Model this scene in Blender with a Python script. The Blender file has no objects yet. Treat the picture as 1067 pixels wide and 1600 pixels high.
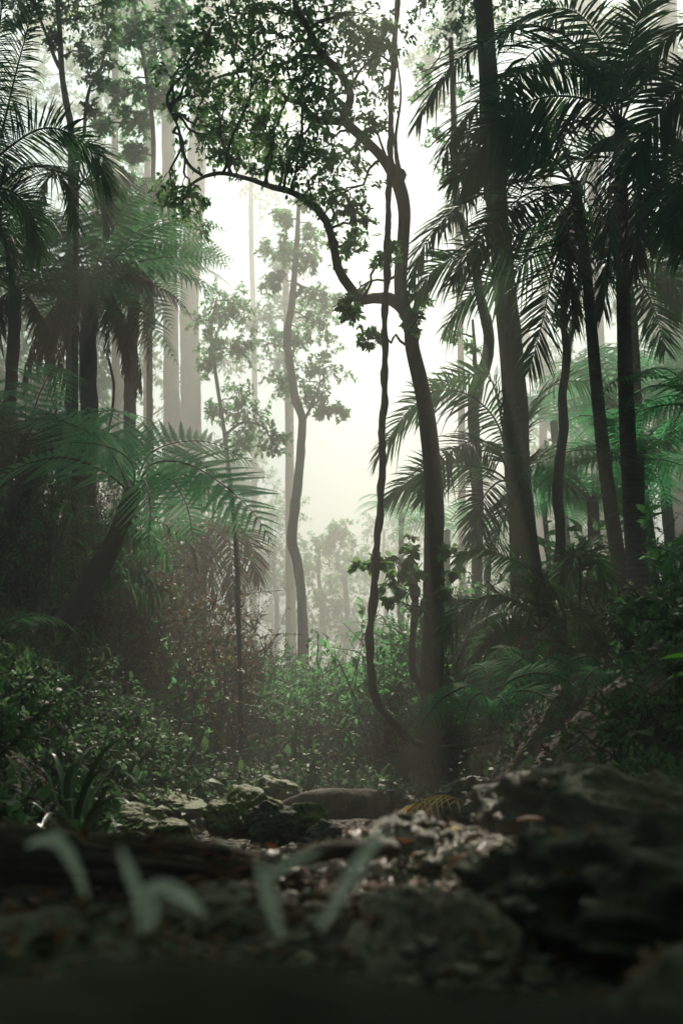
import bpy, math, random
import numpy as np
from mathutils import Vector, noise

rng = np.random.default_rng(11)
random.seed(11)
R = math.radians
col = bpy.context.scene.collection
sc = bpy.context.scene

# ------------------------------------------------------------------ camera
FPX = 1555.6                      # focal length in photo pixels (photo 1067 x 1600)
PITCH = R(14.4)
CAMZ = 0.70
cam = bpy.data.cameras.new('camera')
cam.sensor_fit = 'VERTICAL'
cam.sensor_height = 36.0
cam.sensor_width = 24.0
cam.lens = 35.0
cam.clip_start = 0.02
cam.clip_end = 600
cam.dof.use_dof = True
cam.dof.focus_distance = 10.5
cam.dof.aperture_fstop = 2.6
cam_ob = bpy.data.objects.new('camera', cam)
col.objects.link(cam_ob)
cam_ob.location = (0, 0, CAMZ)
cam_ob.rotation_euler = (R(90) + PITCH, 0, 0)
sc.camera = cam_ob

# ------------------------------------------------------------------ world, sun, exposure
SUN_EL, SUN_AZ = R(51), R(1.5)    # the sun stands ahead, behind the trees
w = bpy.data.worlds.new('World')
sc.world = w
w.use_nodes = True
nt = w.node_tree
nt.nodes.clear()
sky = nt.nodes.new('ShaderNodeTexSky')
sky.sky_type = 'NISHITA'
sky.sun_disc = False
sky.sun_elevation = SUN_EL
sky.sun_rotation = SUN_AZ
sky.air_density = 1.0
sky.dust_density = 1.5
sky.ozone_density = 1.0
hs = nt.nodes.new('ShaderNodeHueSaturation')
hs.inputs['Saturation'].default_value = 0.42
bg = nt.nodes.new('ShaderNodeBackground')
bg.inputs['Strength'].default_value = 0.08
wo = nt.nodes.new('ShaderNodeOutputWorld')
tint = nt.nodes.new('ShaderNodeMix'); tint.data_type = 'RGBA'; tint.blend_type = 'MULTIPLY'
tint.inputs['Factor'].default_value = 1.0
tint.inputs['B'].default_value = (0.84, 1.0, 0.91, 1)
nt.links.new(sky.outputs[0], hs.inputs['Color'])
nt.links.new(hs.outputs[0], tint.inputs['A'])
nt.links.new(tint.outputs['Result'], bg.inputs['Color'])
nt.links.new(bg.outputs[0], wo.inputs['Surface'])

sun = bpy.data.lights.new('sun', 'SUN')
sun.energy = 2.9
sun.angle = R(0.5)
sun.color = (1.0, 0.885, 0.73)
sun_ob = bpy.data.objects.new('sun', sun)
col.objects.link(sun_ob)
sd = Vector((math.sin(SUN_AZ) * math.cos(SUN_EL), math.cos(SUN_AZ) * math.cos(SUN_EL), math.sin(SUN_EL)))
sun_ob.rotation_euler = sd.to_track_quat('Z', 'Y').to_euler()

sc.view_settings.view_transform = 'Standard'
sc.view_settings.look = 'None'
sc.view_settings.exposure = 1.72
sc.view_settings.gamma = 1.0
sc.render.engine = 'CYCLES'
cy = sc.cycles
cy.max_bounces = 5
cy.diffuse_bounces = 2
cy.glossy_bounces = 2
cy.transmission_bounces = 3
cy.volume_bounces = 0
cy.transparent_max_bounces = 4
cy.sample_clamp_indirect = 3.0
cy.use_denoising = True
cy.denoising_prefilter = 'ACCURATE'
cy.use_adaptive_sampling = False
cy.sample_clamp_direct = 12.0

# ------------------------------------------------------------------ helpers: pixels, meshes
def P(px, py, Y):
    """The world point that the photo shows at pixel (px, py), Y metres ahead of the camera."""
    x = (px - 533.5) / FPX
    y = (800 - py) / FPX
    d = np.array([x, math.cos(PITCH) - y * math.sin(PITCH), math.sin(PITCH) + y * math.cos(PITCH)])
    d *= Y / d[1]
    return d + np.array([0, 0, CAMZ])

def nrm(a):
    a = np.asarray(a, float)
    return a / np.maximum(np.linalg.norm(a, axis=-1, keepdims=True), 1e-9)

ZUP = np.array([0, 0, 1.0])

def sub_path(pts, n):
    """Catmull-Rom through pts (k, d), n samples spaced evenly."""
    p = np.asarray(pts, float)
    if len(p) == 2:
        t = np.linspace(0, 1, n)[:, None]
        return p[0] * (1 - t) + p[1] * t
    q = np.vstack([2 * p[0] - p[1], p, 2 * p[-1] - p[-2]])
    out = []
    for i in range(len(p) - 1):
        a, b, c, d = q[i:i + 4]
        t = np.linspace(0, 1, 16, endpoint=False)[:, None]
        out.append(0.5 * (2 * b + (c - a) * t + (2 * a - 5 * b + 4 * c - d) * t ** 2 + (3 * b - a - 3 * c + d) * t ** 3))
    out = np.vstack(out + [p[-1:]])
    s = np.concatenate([[0], np.cumsum(np.linalg.norm(np.diff(out[:, :3], axis=0), axis=1))])
    u = np.linspace(0, s[-1], n)
    return np.stack([np.interp(u, s, out[:, k]) for k in range(out.shape[1])], 1)

class G:
    def __init__(self):
        self.v, self.q, self.t, self.n = [], [], [], 0
    def add(self, v, q=None, t=None):
        v = np.asarray(v, float).reshape(-1, 3)
        if q is not None and len(q): self.q.append(np.asarray(q, int).reshape(-1, 4) + self.n)
        if t is not None and len(t): self.t.append(np.asarray(t, int).reshape(-1, 3) + self.n)
        self.v.append(v); self.n += len(v)
    def mesh(self, name, mat, off=(0, 0, 0), smooth=True):
        v = np.vstack(self.v) - np.asarray(off, float)
        q = np.vstack(self.q) if self.q else np.zeros((0, 4), int)
        t = np.vstack(self.t) if self.t else np.zeros((0, 3), int)
        me = bpy.data.meshes.new(name)
        me.vertices.add(len(v)); me.vertices.foreach_set('co', v.ravel())
        loops = np.concatenate([q.ravel(), t.ravel()])
        tot = np.concatenate([np.full(len(q), 4), np.full(len(t), 3)])
        me.loops.add(len(loops)); me.loops.foreach_set('vertex_index', loops)
        me.polygons.add(len(tot))
        me.polygons.foreach_set('loop_start', np.concatenate([[0], np.cumsum(tot)[:-1]]))
        me.polygons.foreach_set('loop_total', tot)
        me.polygons.foreach_set('use_smooth', np.full(len(tot), smooth))
        me.update(calc_edges=True)
        me.validate()
        me.materials.append(mat)
        return me
    def build(self, name, mat, parent=None, smooth=True):
        off = np.array(parent.location) if parent is not None else (0, 0, 0)
        o = bpy.data.objects.new(name, self.mesh(name, mat, off, smooth))
        col.objects.link(o)
        if parent is not None: o.parent = parent
        return o

def tag(o, label=None, cat=None, group=None, kind=None):
    if label: o['label'] = label
    if cat: o['category'] = cat
    if group: o['group'] = group
    if kind: o['kind'] = kind
    return o

def thing(name, label, cat, loc, group=None):
    o = bpy.data.objects.new(name, None)
    o.empty_display_size = 0.1
    o.location = tuple(float(a) for a in loc)
    col.objects.link(o)
    return tag(o, label, cat, group)

def copy_thing(root, loc, rz=0.0, s=1.0, label=None, group=None):
    r = root.copy(); col.objects.link(r)
    r.location = tuple(float(a) for a in loc); r.rotation_euler = (0, 0, rz); r.scale = (s, s, s)
    if label: r['label'] = label
    if group: r['group'] = group
    for ch in root.children:
        c = ch.copy(); col.objects.link(c); c.parent = r
    return r

def tube(g, pts, rad, sides=8, lump=0.0, seed=0, cap=True, flat=1.0, ridge=0.0):
    p = np.asarray(pts, float); n = len(p)
    rad = np.broadcast_to(np.asarray(rad, float), (n,))
    T = nrm(np.gradient(p, axis=0))
    ref = np.array([1.0, 0, 0]) if abs(T[0][0]) < 0.8 else np.array([0, 1.0, 0])
    u = nrm(ref - T[0] * ref.dot(T[0])); us = []
    for i in range(n):
        u = nrm(u - T[i] * u.dot(T[i])); us.append(u)
    us = np.array(us); ws = np.cross(T, us)
    a = np.linspace(0, 2 * np.pi, sides, endpoint=False)
    rr = np.repeat(rad[:, None], sides, 1)
    if lump:
        arc = np.concatenate([[0], np.cumsum(np.linalg.norm(np.diff(p, axis=0), axis=1))])
        f = 0.6 / max(rad.max(), 0.02)
        for i in range(n):
            for k in range(sides):
                rr[i, k] *= 1 + lump * noise.noise(Vector((math.cos(a[k]) * 1.3 + seed * 7.1, math.sin(a[k]) * 1.3, arc[i] * f)))
                if ridge:
                    rr[i, k] *= 1 + ridge * (noise.noise(Vector((math.cos(a[k]) * 6, math.sin(a[k]) * 6 + seed, arc[i] * f * .35))) - .8 * abs(noise.noise(Vector((math.cos(a[k]) * 9 + 4, math.sin(a[k]) * 9, arc[i] * f * .6)))))
    v = p[:, None, :] + rr[..., None] * (np.cos(a)[None, :, None] * us[:, None, :] * flat + np.sin(a)[None, :, None] * ws[:, None, :])
    i = np.arange(n - 1)[:, None] * sides; k = np.arange(sides)[None, :]; k2 = (k + 1) % sides
    q = np.stack([i + k, i + k2, i + sides + k2, i + sides + k], -1).reshape(-1, 4)
    v = v.reshape(-1, 3); t = []
    if cap:
        b = len(v); v = np.vstack([v, p[0] - T[0] * rad[0] * .2, p[-1] + T[-1] * rad[-1] * .6])
        kk = np.arange(sides); k2 = (kk + 1) % sides
        t = np.vstack([np.stack([np.full(sides, b), k2, kk], 1),
                       np.stack([np.full(sides, b + 1), (n - 1) * sides + kk, (n - 1) * sides + k2], 1)])
    g.add(v, q, t)

def px_path(pts, n):
    """pts of (px, py, Y, halfwidth_px) -> points and radii in metres."""
    a = np.array([np.append(P(x, y, Y), r / FPX * Y * 1.03) for x, y, Y, r in pts])
    b = sub_path(a, n)
    return b[:, :3], np.maximum(b[:, 3], 0.002)

def grid_leaf(rows, hw, fold=0.15, droop=0.15):
    """a leaf blade, three columns: along, across, normal"""
    v = []
    for s, h in zip(rows, hw):
        z = -droop * s * s
        v += [(s, -h, z + fold * h), (s, 0, z - fold * h * .6), (s, h, z + fold * h)]
    q = []
    for i in range(len(rows) - 1):
        for k in range(2):
            q.append((3 * i + k, 3 * i + k + 1, 3 * i + k + 4, 3 * i + k + 3))
    return np.array(v), np.array(q)

LEAF = grid_leaf([0, .12, .4, .72, 1.0], [.03, .32, .5, .34, .01])
LEAF_LITE = (np.array([(0, -.04, 0), (0, .04, 0), (.35, .5, .08), (.35, -.5, .08), (.72, .36, -.02), (.72, -.36, -.02), (1, .01, -.16), (1, -.01, -.16)]),
             np.array([(0, 1, 2, 3), (3, 2, 4, 5), (5, 4, 6, 7)]))
LEAF_FAR = (np.array([(0, 0, 0), (.45, .5, .05), (1, 0, -.1), (.45, -.5, .05)]), np.array([(0, 1, 2, 3)]))

def leaves(g, pos, d, L, W, tm=LEAF_LITE, nrmup=0.7):
    pos = np.asarray(pos, float); N = len(pos)
    if not N: return
    d = nrm(d)
    up = nrm(rng.normal(0, 1, (N, 3)) * (1 - nrmup) + ZUP * nrmup)
    ac = nrm(np.cross(up, d)); nn = np.cross(d, ac)
    L = np.broadcast_to(L, (N,)); W = np.broadcast_to(W, (N,))
    tv, tq = tm; k = len(tv)
    v = pos[:, None, :] + tv[None, :, 0, None] * (d * L[:, None])[:, None, :] \
        + tv[None, :, 1, None] * (ac * W[:, None])[:, None, :] + tv[None, :, 2, None] * (nn * L[:, None])[:, None, :]
    q = tq[None] + (np.arange(N) * k)[:, None, None]
    g.add(v, q)

def rdir(n, zb=0.0):
    a = rng.normal(0, 1, (n, 3)); a[:, 2] += zb
    return nrm(a)

def bough(g, a, b, r0, r1, sides=5, jit=.12, n=7, sag=0.08):
    a = np.asarray(a, float); b = np.asarray(b, float); L = np.linalg.norm(b - a)
    t = np.linspace(0, 1, n)[:, None]
    p = a * (1 - t) + b * t
    p[1:-1] += rng.normal(0, jit * L / 3, (n - 2, 3))
    p += ZUP * (sag * L * 4 * t * (1 - t))
    p = sub_path(p, n + 3)
    tube(g, p, np.linspace(r0, r1, len(p)), sides, cap=False)
    return p

def blob(gl, gw, attach, c, rad, nsub=7, ntw=5, nl=7, leaf=.09, tm=LEAF_LITE, squash=.75, r0=.02, wr=.5, droop=.25):
    """One clump of a crown: a bough to the clump, sub-boughs, twigs, leaves along the twigs."""
    c = np.asarray(c, float)
    bp = bough(gw, attach, c, r0, r0 * .45)
    for i in range(nsub):
        o = rdir(1)[0] * rad * rng.uniform(.35, 1.0) ** .6 * np.array([1, 1, squash])
        s0 = bp[rng.integers(len(bp) // 2, len(bp))]
        e = c + o
        sp = bough(gw, s0, e, r0 * .4, r0 * .15, 3, n=5)
        k = ntw
        st = sp[rng.integers(2, len(sp), k)]
        td = nrm(rdir(k) + nrm(o) * .6)
        tl = rad * rng.uniform(.25, .5, k)
        for j in range(k):
            tt = np.linspace(0, 1, 4)[:, None]
            tp = st[j] + td[j] * tl[j] * tt - ZUP * tt ** 2 * tl[j] * .25
            tube(gw, tp, np.linspace(r0 * .13, r0 * .06, 4), 3, cap=False)
            u = rng.uniform(.15, 1.0, nl)[:, None]
            lp = st[j] + td[j] * tl[j] * u - ZUP * u ** 2 * tl[j] * .25
            sd_ = nrm(np.cross(td[j], rdir(nl)))
            ld = nrm(td[j] * .5 + sd_ * .8 + rng.normal(0, .25, (nl, 3)) - ZUP * droop)
            ls = leaf * rng.uniform(.65, 1.2, nl)
            leaves(gl, lp, ld, ls, ls * wr * rng.uniform(.85, 1.15, nl), tm)

def frame_on(pts, n, m):
    c = sub_path(pts, m)
    T = nrm(np.gradient(c, axis=0))
    return c, T

def palm_frond(gl, gr, pts, n=46, L=.55, w=.03, droop=.4, start=.14, dih=.2, r=.016, rough=.09, a0=72, a1=22, roll=0.0):
    c, T = frame_on(pts, n, 64)
    m = len(c) - 1
    tube(gr, c, np.linspace(r, r * .2, len(c)), 5)
    side0 = nrm(np.cross(nrm(c[-1] - c[0]), ZUP))
    u = np.linspace(0, 1, n)
    ts = (start + (1 - start) * u) * m
    idx = np.arange(len(c))
    B = np.stack([np.interp(ts, idx, c[:, k]) for k in range(3)], 1)
    TT = nrm(np.stack([np.interp(ts, idx, T[:, k]) for k in range(3)], 1))
    prof = np.interp(u, [0, .12, .4, .8, 1], [.5, .85, 1, .7, .35])
    for sg in (-1, 1):
        cr = np.cross(TT, ZUP)
        ln = np.linalg.norm(cr, axis=1, keepdims=True)
        sd_ = nrm(cr + side0 * np.maximum(0, .5 - ln)) * sg
        up = np.cross(sd_, TT) * sg
        up = nrm(np.where((up[:, 2:3] < 0), -up, up))
        if roll:
            rl = roll * np.linspace(.6, 1.2, n)[:, None] * sg
            sd_, up = sd_ * np.cos(rl) + up * np.sin(rl), up * np.cos(rl) - sd_ * np.sin(rl)
        an = np.radians(a0 + (a1 - a0) * u ** 1.3) + rng.normal(0, rough, n)
        dh = dih + rng.normal(0, rough, n)
        d = np.cos(an)[:, None] * TT + np.sin(an)[:, None] * (sd_ * np.cos(dh)[:, None] + up * np.sin(dh)[:, None])
        ln = L * prof * rng.uniform(.9, 1.06, n)
        wd = nrm(TT - d * (TT * d).sum(1)[:, None] + up * rng.normal(.35, .25, n)[:, None] + rng.normal(0, .15, (n, 3)))
        dr = droop * rng.uniform(.7, 1.3, n)
        rows = np.array([0, .12, .4, .7, 1.0]); hw = np.array([.35, .9, 1, .65, .05]) * w / 2
        b = B + rng.normal(0, .004, (n, 3))
        ln = np.where(rng.uniform(0, 1, n) < .06, ln * rng.uniform(.1, .6, n), ln); dr = np.where(rng.uniform(0, 1, n) < .08, dr + .5, dr)
        v = b[:, None, None, :] + (d * ln[:, None])[:, None, None, :] * rows[None, :, None, None] \
            - ZUP * (dr * ln)[:, None, None, None] * (rows ** 2)[None, :, None, None] \
            + wd[:, None, None, :] * (hw[None, :, None, None] * np.array([-1, 1])[None, None, :, None])
        q0 = np.array([(2 * i, 2 * i + 1, 2 * i + 3, 2 * i + 2) for i in range(4)])
        gl.add(v, q0[None] + (np.arange(n) * 10)[:, None, None])

def fern_frond(gl, gr, pts, npin=26, plen=.42, npn=16, droop=.3, start=.1, r=.012, a0=80, a1=50, wob=.05, pw=.86, roll=0.0):
    c, T = frame_on(pts, npin, 48)
    m = len(c) - 1
    tube(gr, c, np.linspace(r, r * .2, len(c)), 5)
    u = np.linspace(0, 1, npin) ** .92
    idx = np.arange(len(c)); ts = (start + (.995 - start) * u) * m
    B = np.stack([np.interp(ts, idx, c[:, k]) for k in range(3)], 1)
    TT = nrm(np.stack([np.interp(ts, idx, T[:, k]) for k in range(3)], 1))
    side0 = nrm(np.cross(nrm(c[-1] - c[0]), ZUP))
    prof = np.interp(u, [0, .1, .35, .65, .9, 1], [.35, .72, 1, .8, .35, .1])
    s = np.linspace(.06, 1, npn)
    for sg in (-1, 1):
        cr = np.cross(TT, ZUP)
        ln = np.linalg.norm(cr, axis=1, keepdims=True)
        sd_ = nrm(cr + side0 * np.maximum(0, .5 - ln)) * sg
        if roll:
            up = np.cross(sd_, TT) * sg; up = np.where((up[:, 2:3] < 0), -up, up)
            sd_ = sd_ * math.cos(roll) + up * math.sin(roll) * sg
        an = np.radians(a0 + (a1 - a0) * u) + rng.normal(0, wob, npin)
        d = np.cos(an)[:, None] * TT + np.sin(an)[:, None] * sd_
        d = nrm(d + ZUP * rng.normal(.05, .06, npin)[:, None])
        pl = plen * prof * rng.uniform(.88, 1.08, npin)
        dr = droop * rng.uniform(.7, 1.3, npin)
        pos = B[:, None, :] + (d * pl[:, None])[:, None, :] * s[None, :, None] - ZUP * (dr * pl)[:, None, None] * (s ** 2)[None, :, None]
        tan = nrm(d[:, None, :] - ZUP * (2 * dr)[:, None, None] * s[None, :, None])
        # midrib of each pinna: a thin strip
        nb = nrm(TT - d * (TT * d).sum(1)[:, None])[:, None, :]
        nb = nrm(nb - tan * (nb * tan).sum(-1, keepdims=True))
        hl = pl[:, None] * .19 * np.maximum(1 - s ** 1.6, .05)[None, :] * np.interp(s, [0, .15, 1], [.6, 1, 1])[None, :] + .004
        gap = np.linalg.norm(np.diff(c, axis=0), axis=1).sum() * .9 / npin
        hl = hl * min(1.0, .74 * gap / (.19 * plen)) * rng.uniform(.85, 1.1, hl.shape)
        wd = (pl[:, None] / npn) * pw * np.ones_like(hl) * .5
        mw = np.interp(s, [0, 1], [.0035, .0012])[None, :, None]
        p0 = np.concatenate([B[:, None, :], pos], 1); mw = np.concatenate([mw[:, :1], mw], 1)
        nb0 = np.concatenate([nb[:, :1], nb], 1)
        vm = np.stack([p0 - nb0 * mw, p0 + nb0 * mw], 2)
        km = (np.arange(npin)[:, None] * (npn + 1) + np.arange(npn)[None, :]).reshape(-1, 1) * 2
        gl.add(vm, km + np.array([[0, 1, 3, 2]]))
        for s2 in (-1, 1):
            pd = nrm(tan * .45 + nb * s2 * .9 - ZUP * .18)
            tip = pos + pd * hl[..., None]
            mid = pos + pd * hl[..., None] * .55
            v = np.stack([pos - tan * wd[..., None], pos + tan * wd[..., None],
                          mid + tan * wd[..., None] * .95, tip + tan * wd[..., None] * .3,
                          tip - tan * wd[..., None] * .1, mid - tan * wd[..., None] * .9], 2)
            k = np.arange(npin * npn)[:, None] * 6
            q = np.vstack([k + np.array([[0, 1, 2, 5]]), k + np.array([[5, 2, 3, 4]])])
            gl.add(v, q)

def arc_pts(base, az, L, e0, e1, n=6, twist=0.0):
    """a drooping rachis from base towards azimuth az (0 = +x), elevation running from e0 to e1 degrees"""
    p = [np.asarray(base, float)]
    for i in range(n):
        t = (i + .5) / n
        e = R(e0 + (e1 - e0) * t ** 1.1); a = az + twist * t
        p.append(p[-1] + L / n * np.array([math.cos(a) * math.cos(e), math.sin(a) * math.cos(e), math.sin(e)]))
    return np.array(p)

# ------------------------------------------------------------------ materials
def new_mat(name):
    m = bpy.data.materials.new(name); m.use_nodes = True
    t = m.node_tree; t.nodes.clear()
    return m, t, t.nodes.new('ShaderNodeOutputMaterial')

def N(t, typ, **kw):
    n = t.nodes.new(typ)
    for k, v in kw.items(): setattr(n, k, v)
    return n

def ramp(t, stops):
    r = t.nodes.new('ShaderNodeValToRGB'); e = r.color_ramp.elements
    while len(e) < len(stops): e.new(.5)
    for x, (pos, c) in zip(e, stops):
        x.position = pos; x.color = (*c, 1)
    return r

def leaf_mat(name, stops, trans=.3, rough=.5, spec=.16):
    m, t, out = new_mat(name)
    geo = N(t, 'ShaderNodeNewGeometry')
    tc = N(t, 'ShaderNodeTexCoord')
    nz = N(t, 'ShaderNodeTexNoise'); nz.inputs['Scale'].default_value = 1.7; nz.inputs['Detail'].default_value = 3
    t.links.new(tc.outputs['Object'], nz.inputs['Vector'])
    mx = N(t, 'ShaderNodeMath', operation='MULTIPLY_ADD'); mx.inputs[1].default_value = .55
    m2 = N(t, 'ShaderNodeMath', operation='MULTIPLY'); m2.inputs[1].default_value = .5
    t.links.new(nz.outputs['Fac'], m2.inputs[0])
    t.links.new(geo.outputs['Random Per Island'], mx.inputs[0]); t.links.new(m2.outputs[0], mx.inputs[2])
    if all(c[1] > c[0] for _, c in stops[:2]) and name != 'pale_leaf': stops = [(p_, (c[0] * 1.75, c[1] * 1.65, c[2] * 1.25)) for p_, c in stops]
    rp = ramp(t, stops); t.links.new(mx.outputs[0], rp.inputs[0])
    b = N(t, 'ShaderNodeBsdfPrincipled')
    b.inputs['Roughness'].default_value = rough
    b.inputs['Specular IOR Level'].default_value = spec
    t.links.new(rp.outputs[0], b.inputs['Base Color'])
    tr = N(t, 'ShaderNodeBsdfTranslucent')
    hsv = N(t, 'ShaderNodeHueSaturation'); hsv.inputs['Saturation'].default_value = 1.05; hsv.inputs['Value'].default_value = 2.4
    t.links.new(rp.outputs[0], hsv.inputs['Color']); t.links.new(hsv.outputs[0], tr.inputs['Color'])
    mix = N(t, 'ShaderNodeMixShader'); mix.inputs[0].default_value = trans
    t.links.new(b.outputs[0], mix.inputs[1]); t.links.new(tr.outputs[0], mix.inputs[2])
    t.links.new(mix.outputs[0], out.inputs['Surface'])
    return m

def bark_mat(name, c1, c2, c3=None, scale=9, stretch=.25, bump=.5, rough=.85, moss=None, mossamt=.5, rings=0, axis=2):
    m, t, out = new_mat(name)
    tc = N(t, 'ShaderNodeTexCoord')
    mp = N(t, 'ShaderNodeMapping'); mp.inputs['Scale'].default_value = [stretch if q_ == axis else 1 for q_ in range(3)]
    t.links.new(tc.outputs['Object'], mp.inputs['Vector'])
    n1 = N(t, 'ShaderNodeTexNoise'); n1.inputs['Scale'].default_value = scale; n1.inputs['Detail'].default_value = 8; n1.inputs['Roughness'].default_value = .65
    t.links.new(mp.outputs[0], n1.inputs['Vector'])
    rp = ramp(t, [(.3, c1), (.55, c2), (.75, c3 or c2)])
    t.links.new(n1.outputs['Fac'], rp.inputs[0])
    colr = rp.outputs[0]
    n2 = N(t, 'ShaderNodeTexNoise'); n2.inputs['Scale'].default_value = scale * .35; n2.inputs['Detail'].default_value = 5
    t.links.new(tc.outputs['Object'], n2.inputs['Vector'])
    if moss:
        r2 = ramp(t, [(1 - mossamt - .08, (0, 0, 0)), (1 - mossamt + .08, (1, 1, 1))])
        t.links.new(n2.outputs['Fac'], r2.inputs[0])
        mm = N(t, 'ShaderNodeMix', data_type='RGBA'); mm.inputs['B'].default_value = (*moss, 1)
        t.links.new(r2.outputs[0], mm.inputs['Factor']); t.links.new(colr, mm.inputs['A'])
        colr = mm.outputs['Result']
    h = n1.outputs['Fac']
    if rings:
        wv = N(t, 'ShaderNodeTexWave', bands_direction='Z'); wv.inputs['Scale'].default_value = rings
        wv.inputs['Distortion'].default_value = 2.0; wv.inputs['Detail'].default_value = 2
        t.links.new(tc.outputs['Object'], wv.inputs['Vector'])
        am = N(t, 'ShaderNodeMath', operation='MULTIPLY_ADD'); am.inputs[1].default_value = .5
        t.links.new(wv.outputs['Fac'], am.inputs[0]); t.links.new(n1.outputs['Fac'], am.inputs[2]); h = am.outputs[0]
    bp = N(t, 'ShaderNodeBump'); bp.inputs['Strength'].default_value = bump; bp.inputs['Distance'].default_value = .03
    t.links.new(h, bp.inputs['Height'])
    b = N(t, 'ShaderNodeBsdfPrincipled'); b.inputs['Roughness'].default_value = rough
    t.links.new(colr, b.inputs['Base Color']); t.links.new(bp.outputs[0], b.inputs['Normal'])
    t.links.new(b.outputs[0], out.inputs['Surface'])
    return m

def rock_mat(name, c1, c2, c3, moss, mossamt=.5, scale=7, rough=.6, bump=.7):
    """wet rock with grains and moss that grows on faces turned to the sky"""
    m, t, out = new_mat(name)
    tc = N(t, 'ShaderNodeTexCoord'); geo = N(t, 'ShaderNodeNewGeometry')
    n1 = N(t, 'ShaderNodeTexNoise'); n1.inputs['Scale'].default_value = scale; n1.inputs['Detail'].default_value = 9; n1.inputs['Roughness'].default_value = .7
    n2 = N(t, 'ShaderNodeTexVoronoi'); n2.inputs['Scale'].default_value = scale * 5
    n3 = N(t, 'ShaderNodeTexNoise'); n3.inputs['Scale'].default_value = scale * .6; n3.inputs['Detail'].default_value = 6
    for n in (n1, n2, n3): t.links.new(tc.outputs['Object'], n.inputs['Vector'])
    rp = ramp(t, [(.3, c1), (.5, c2), (.7, c3)]); t.links.new(n1.outputs['Fac'], rp.inputs[0])
    sx = N(t, 'ShaderNodeSeparateXYZ'); t.links.new(geo.outputs['Normal'], sx.inputs[0])
    a = N(t, 'ShaderNodeMath', operation='MULTIPLY_ADD'); a.inputs[1].default_value = .55
    t.links.new(sx.outputs['Z'], a.inputs[0]); t.links.new(n3.outputs['Fac'], a.inputs[2])
    r2 = ramp(t, [(1.0 - mossamt * .5 - .1, (0, 0, 0)), (1.0 - mossamt * .5 + .04, (1, 1, 1))])
    sc2 = N(t, 'ShaderNodeMath', operation='MULTIPLY'); sc2.inputs[1].default_value = .95
    t.links.new(a.outputs[0], sc2.inputs[0]); t.links.new(sc2.outputs[0], r2.inputs[0])
    mm = N(t, 'ShaderNodeMix', data_type='RGBA'); mm.inputs['B'].default_value = (*moss, 1)
    t.links.new(r2.outputs[0], mm.inputs['Factor']); t.links.new(rp.outputs[0], mm.inputs['A'])
    ad = N(t, 'ShaderNodeMath', operation='MULTIPLY_ADD'); ad.inputs[1].default_value = .35
    t.links.new(n2.outputs['Distance'], ad.inputs[0]); t.links.new(n1.outputs['Fac'], ad.inputs[2])
    bp = N(t, 'ShaderNodeBump'); bp.inputs['Strength'].default_value = bump; bp.inputs['Distance'].default_value = .03
    t.links.new(ad.outputs[0], bp.inputs['Height'])
    b = N(t, 'ShaderNodeBsdfPrincipled'); b.inputs['Roughness'].default_value = rough
    t.links.new(mm.outputs['Result'], b.inputs['Base Color']); t.links.new(bp.outputs[0], b.inputs['Normal'])
    t.links.new(b.outputs[0], out.inputs['Surface'])
    return m

M = {}
M['palm'] = leaf_mat('palm_leaf', [(.1, (.016, .044, .024)), (.5, (.024, .064, .034)), (.9, (.040, .092, .048))], .26, .5, .18)
M['fern'] = leaf_mat('fern_leaf', [(.1, (.022, .100, .060)), (.5, (.036, .140, .080)), (.9, (.060, .165, .098))], .48, .6, .04)
M['fern_painted_lit'] = leaf_mat('painted_lit_fern_leaf', [(.1, (.060, .175, .125)), (.5, (.085, .23, .165)), (.9, (.11, .28, .20))], .5, .6, .03)  # lighter copy of the fern green, sunlight painted into the leaf colour
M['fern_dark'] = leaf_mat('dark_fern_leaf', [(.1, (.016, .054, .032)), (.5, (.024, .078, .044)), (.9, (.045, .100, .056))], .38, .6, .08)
M['leaf'] = leaf_mat('tree_leaf', [(.1, (.028, .066, .036)), (.5, (.044, .095, .050)), (.9, (.085, .140, .062))], .56, .5, .2)
M['leaf_mid'] = leaf_mat('understory_leaf', [(.05, (.022, .076, .040)), (.5, (.036, .112, .058)), (.95, (.085, .180, .085))], .58, .5, .2)
M['shrub'] = leaf_mat('shrub_leaf', [(.05, (.022, .050, .030)), (.5, (.034, .080, .046)), (.85, (.055, .105, .055)), (1, (.10, .085, .045))], .32, .5, .22)
M['shrub_brown'] = leaf_mat('brown_shrub_leaf', [(.05, (.075, .045, .026)), (.35, (.065, .060, .030)), (.7, (.12, .068, .036)), (1, (.16, .10, .05))], .32, .55, .2)
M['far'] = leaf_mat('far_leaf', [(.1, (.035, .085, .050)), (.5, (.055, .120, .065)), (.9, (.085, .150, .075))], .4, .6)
M['dead'] = leaf_mat('dead_frond', [(.1, (.045, .026, .017)), (.5, (.075, .043, .027)), (.9, (.12, .072, .042))], .2, .8, .2)
M['yellow'] = leaf_mat('yellow_frond', [(.1, (.40, .26, .09)), (.5, (.52, .36, .14)), (.9, (.62, .45, .20))], .4, .6)
M['pale_leaf'] = leaf_mat('pale_leaf', [(.1, (.44, .50, .45)), (.5, (.52, .58, .52)), (.9, (.60, .65, .59))], .35, .5)
M['strap'] = leaf_mat('strap_leaf', [(.1, (.020, .036, .026)), (.9, (.036, .062, .042))], .12, .28, .6)
M['bright'] = leaf_mat('bright_leaf', [(.1, (.07, .22, .03)), (.9, (.12, .32, .05))], .4, .4)
M['litter'] = leaf_mat('litter_leaf', [(.05, (.035, .022, .014)), (.4, (.075, .042, .026)), (.7, (.12, .065, .04)), (.92, (.20, .14, .10)), (1, (.40, .34, .28))], .15, .6)
M['orange'] = leaf_mat('orange_leaf', [(.1, (.05, .026, .016)), (.9, (.09, .045, .026))], .3, .6, .2)
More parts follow.
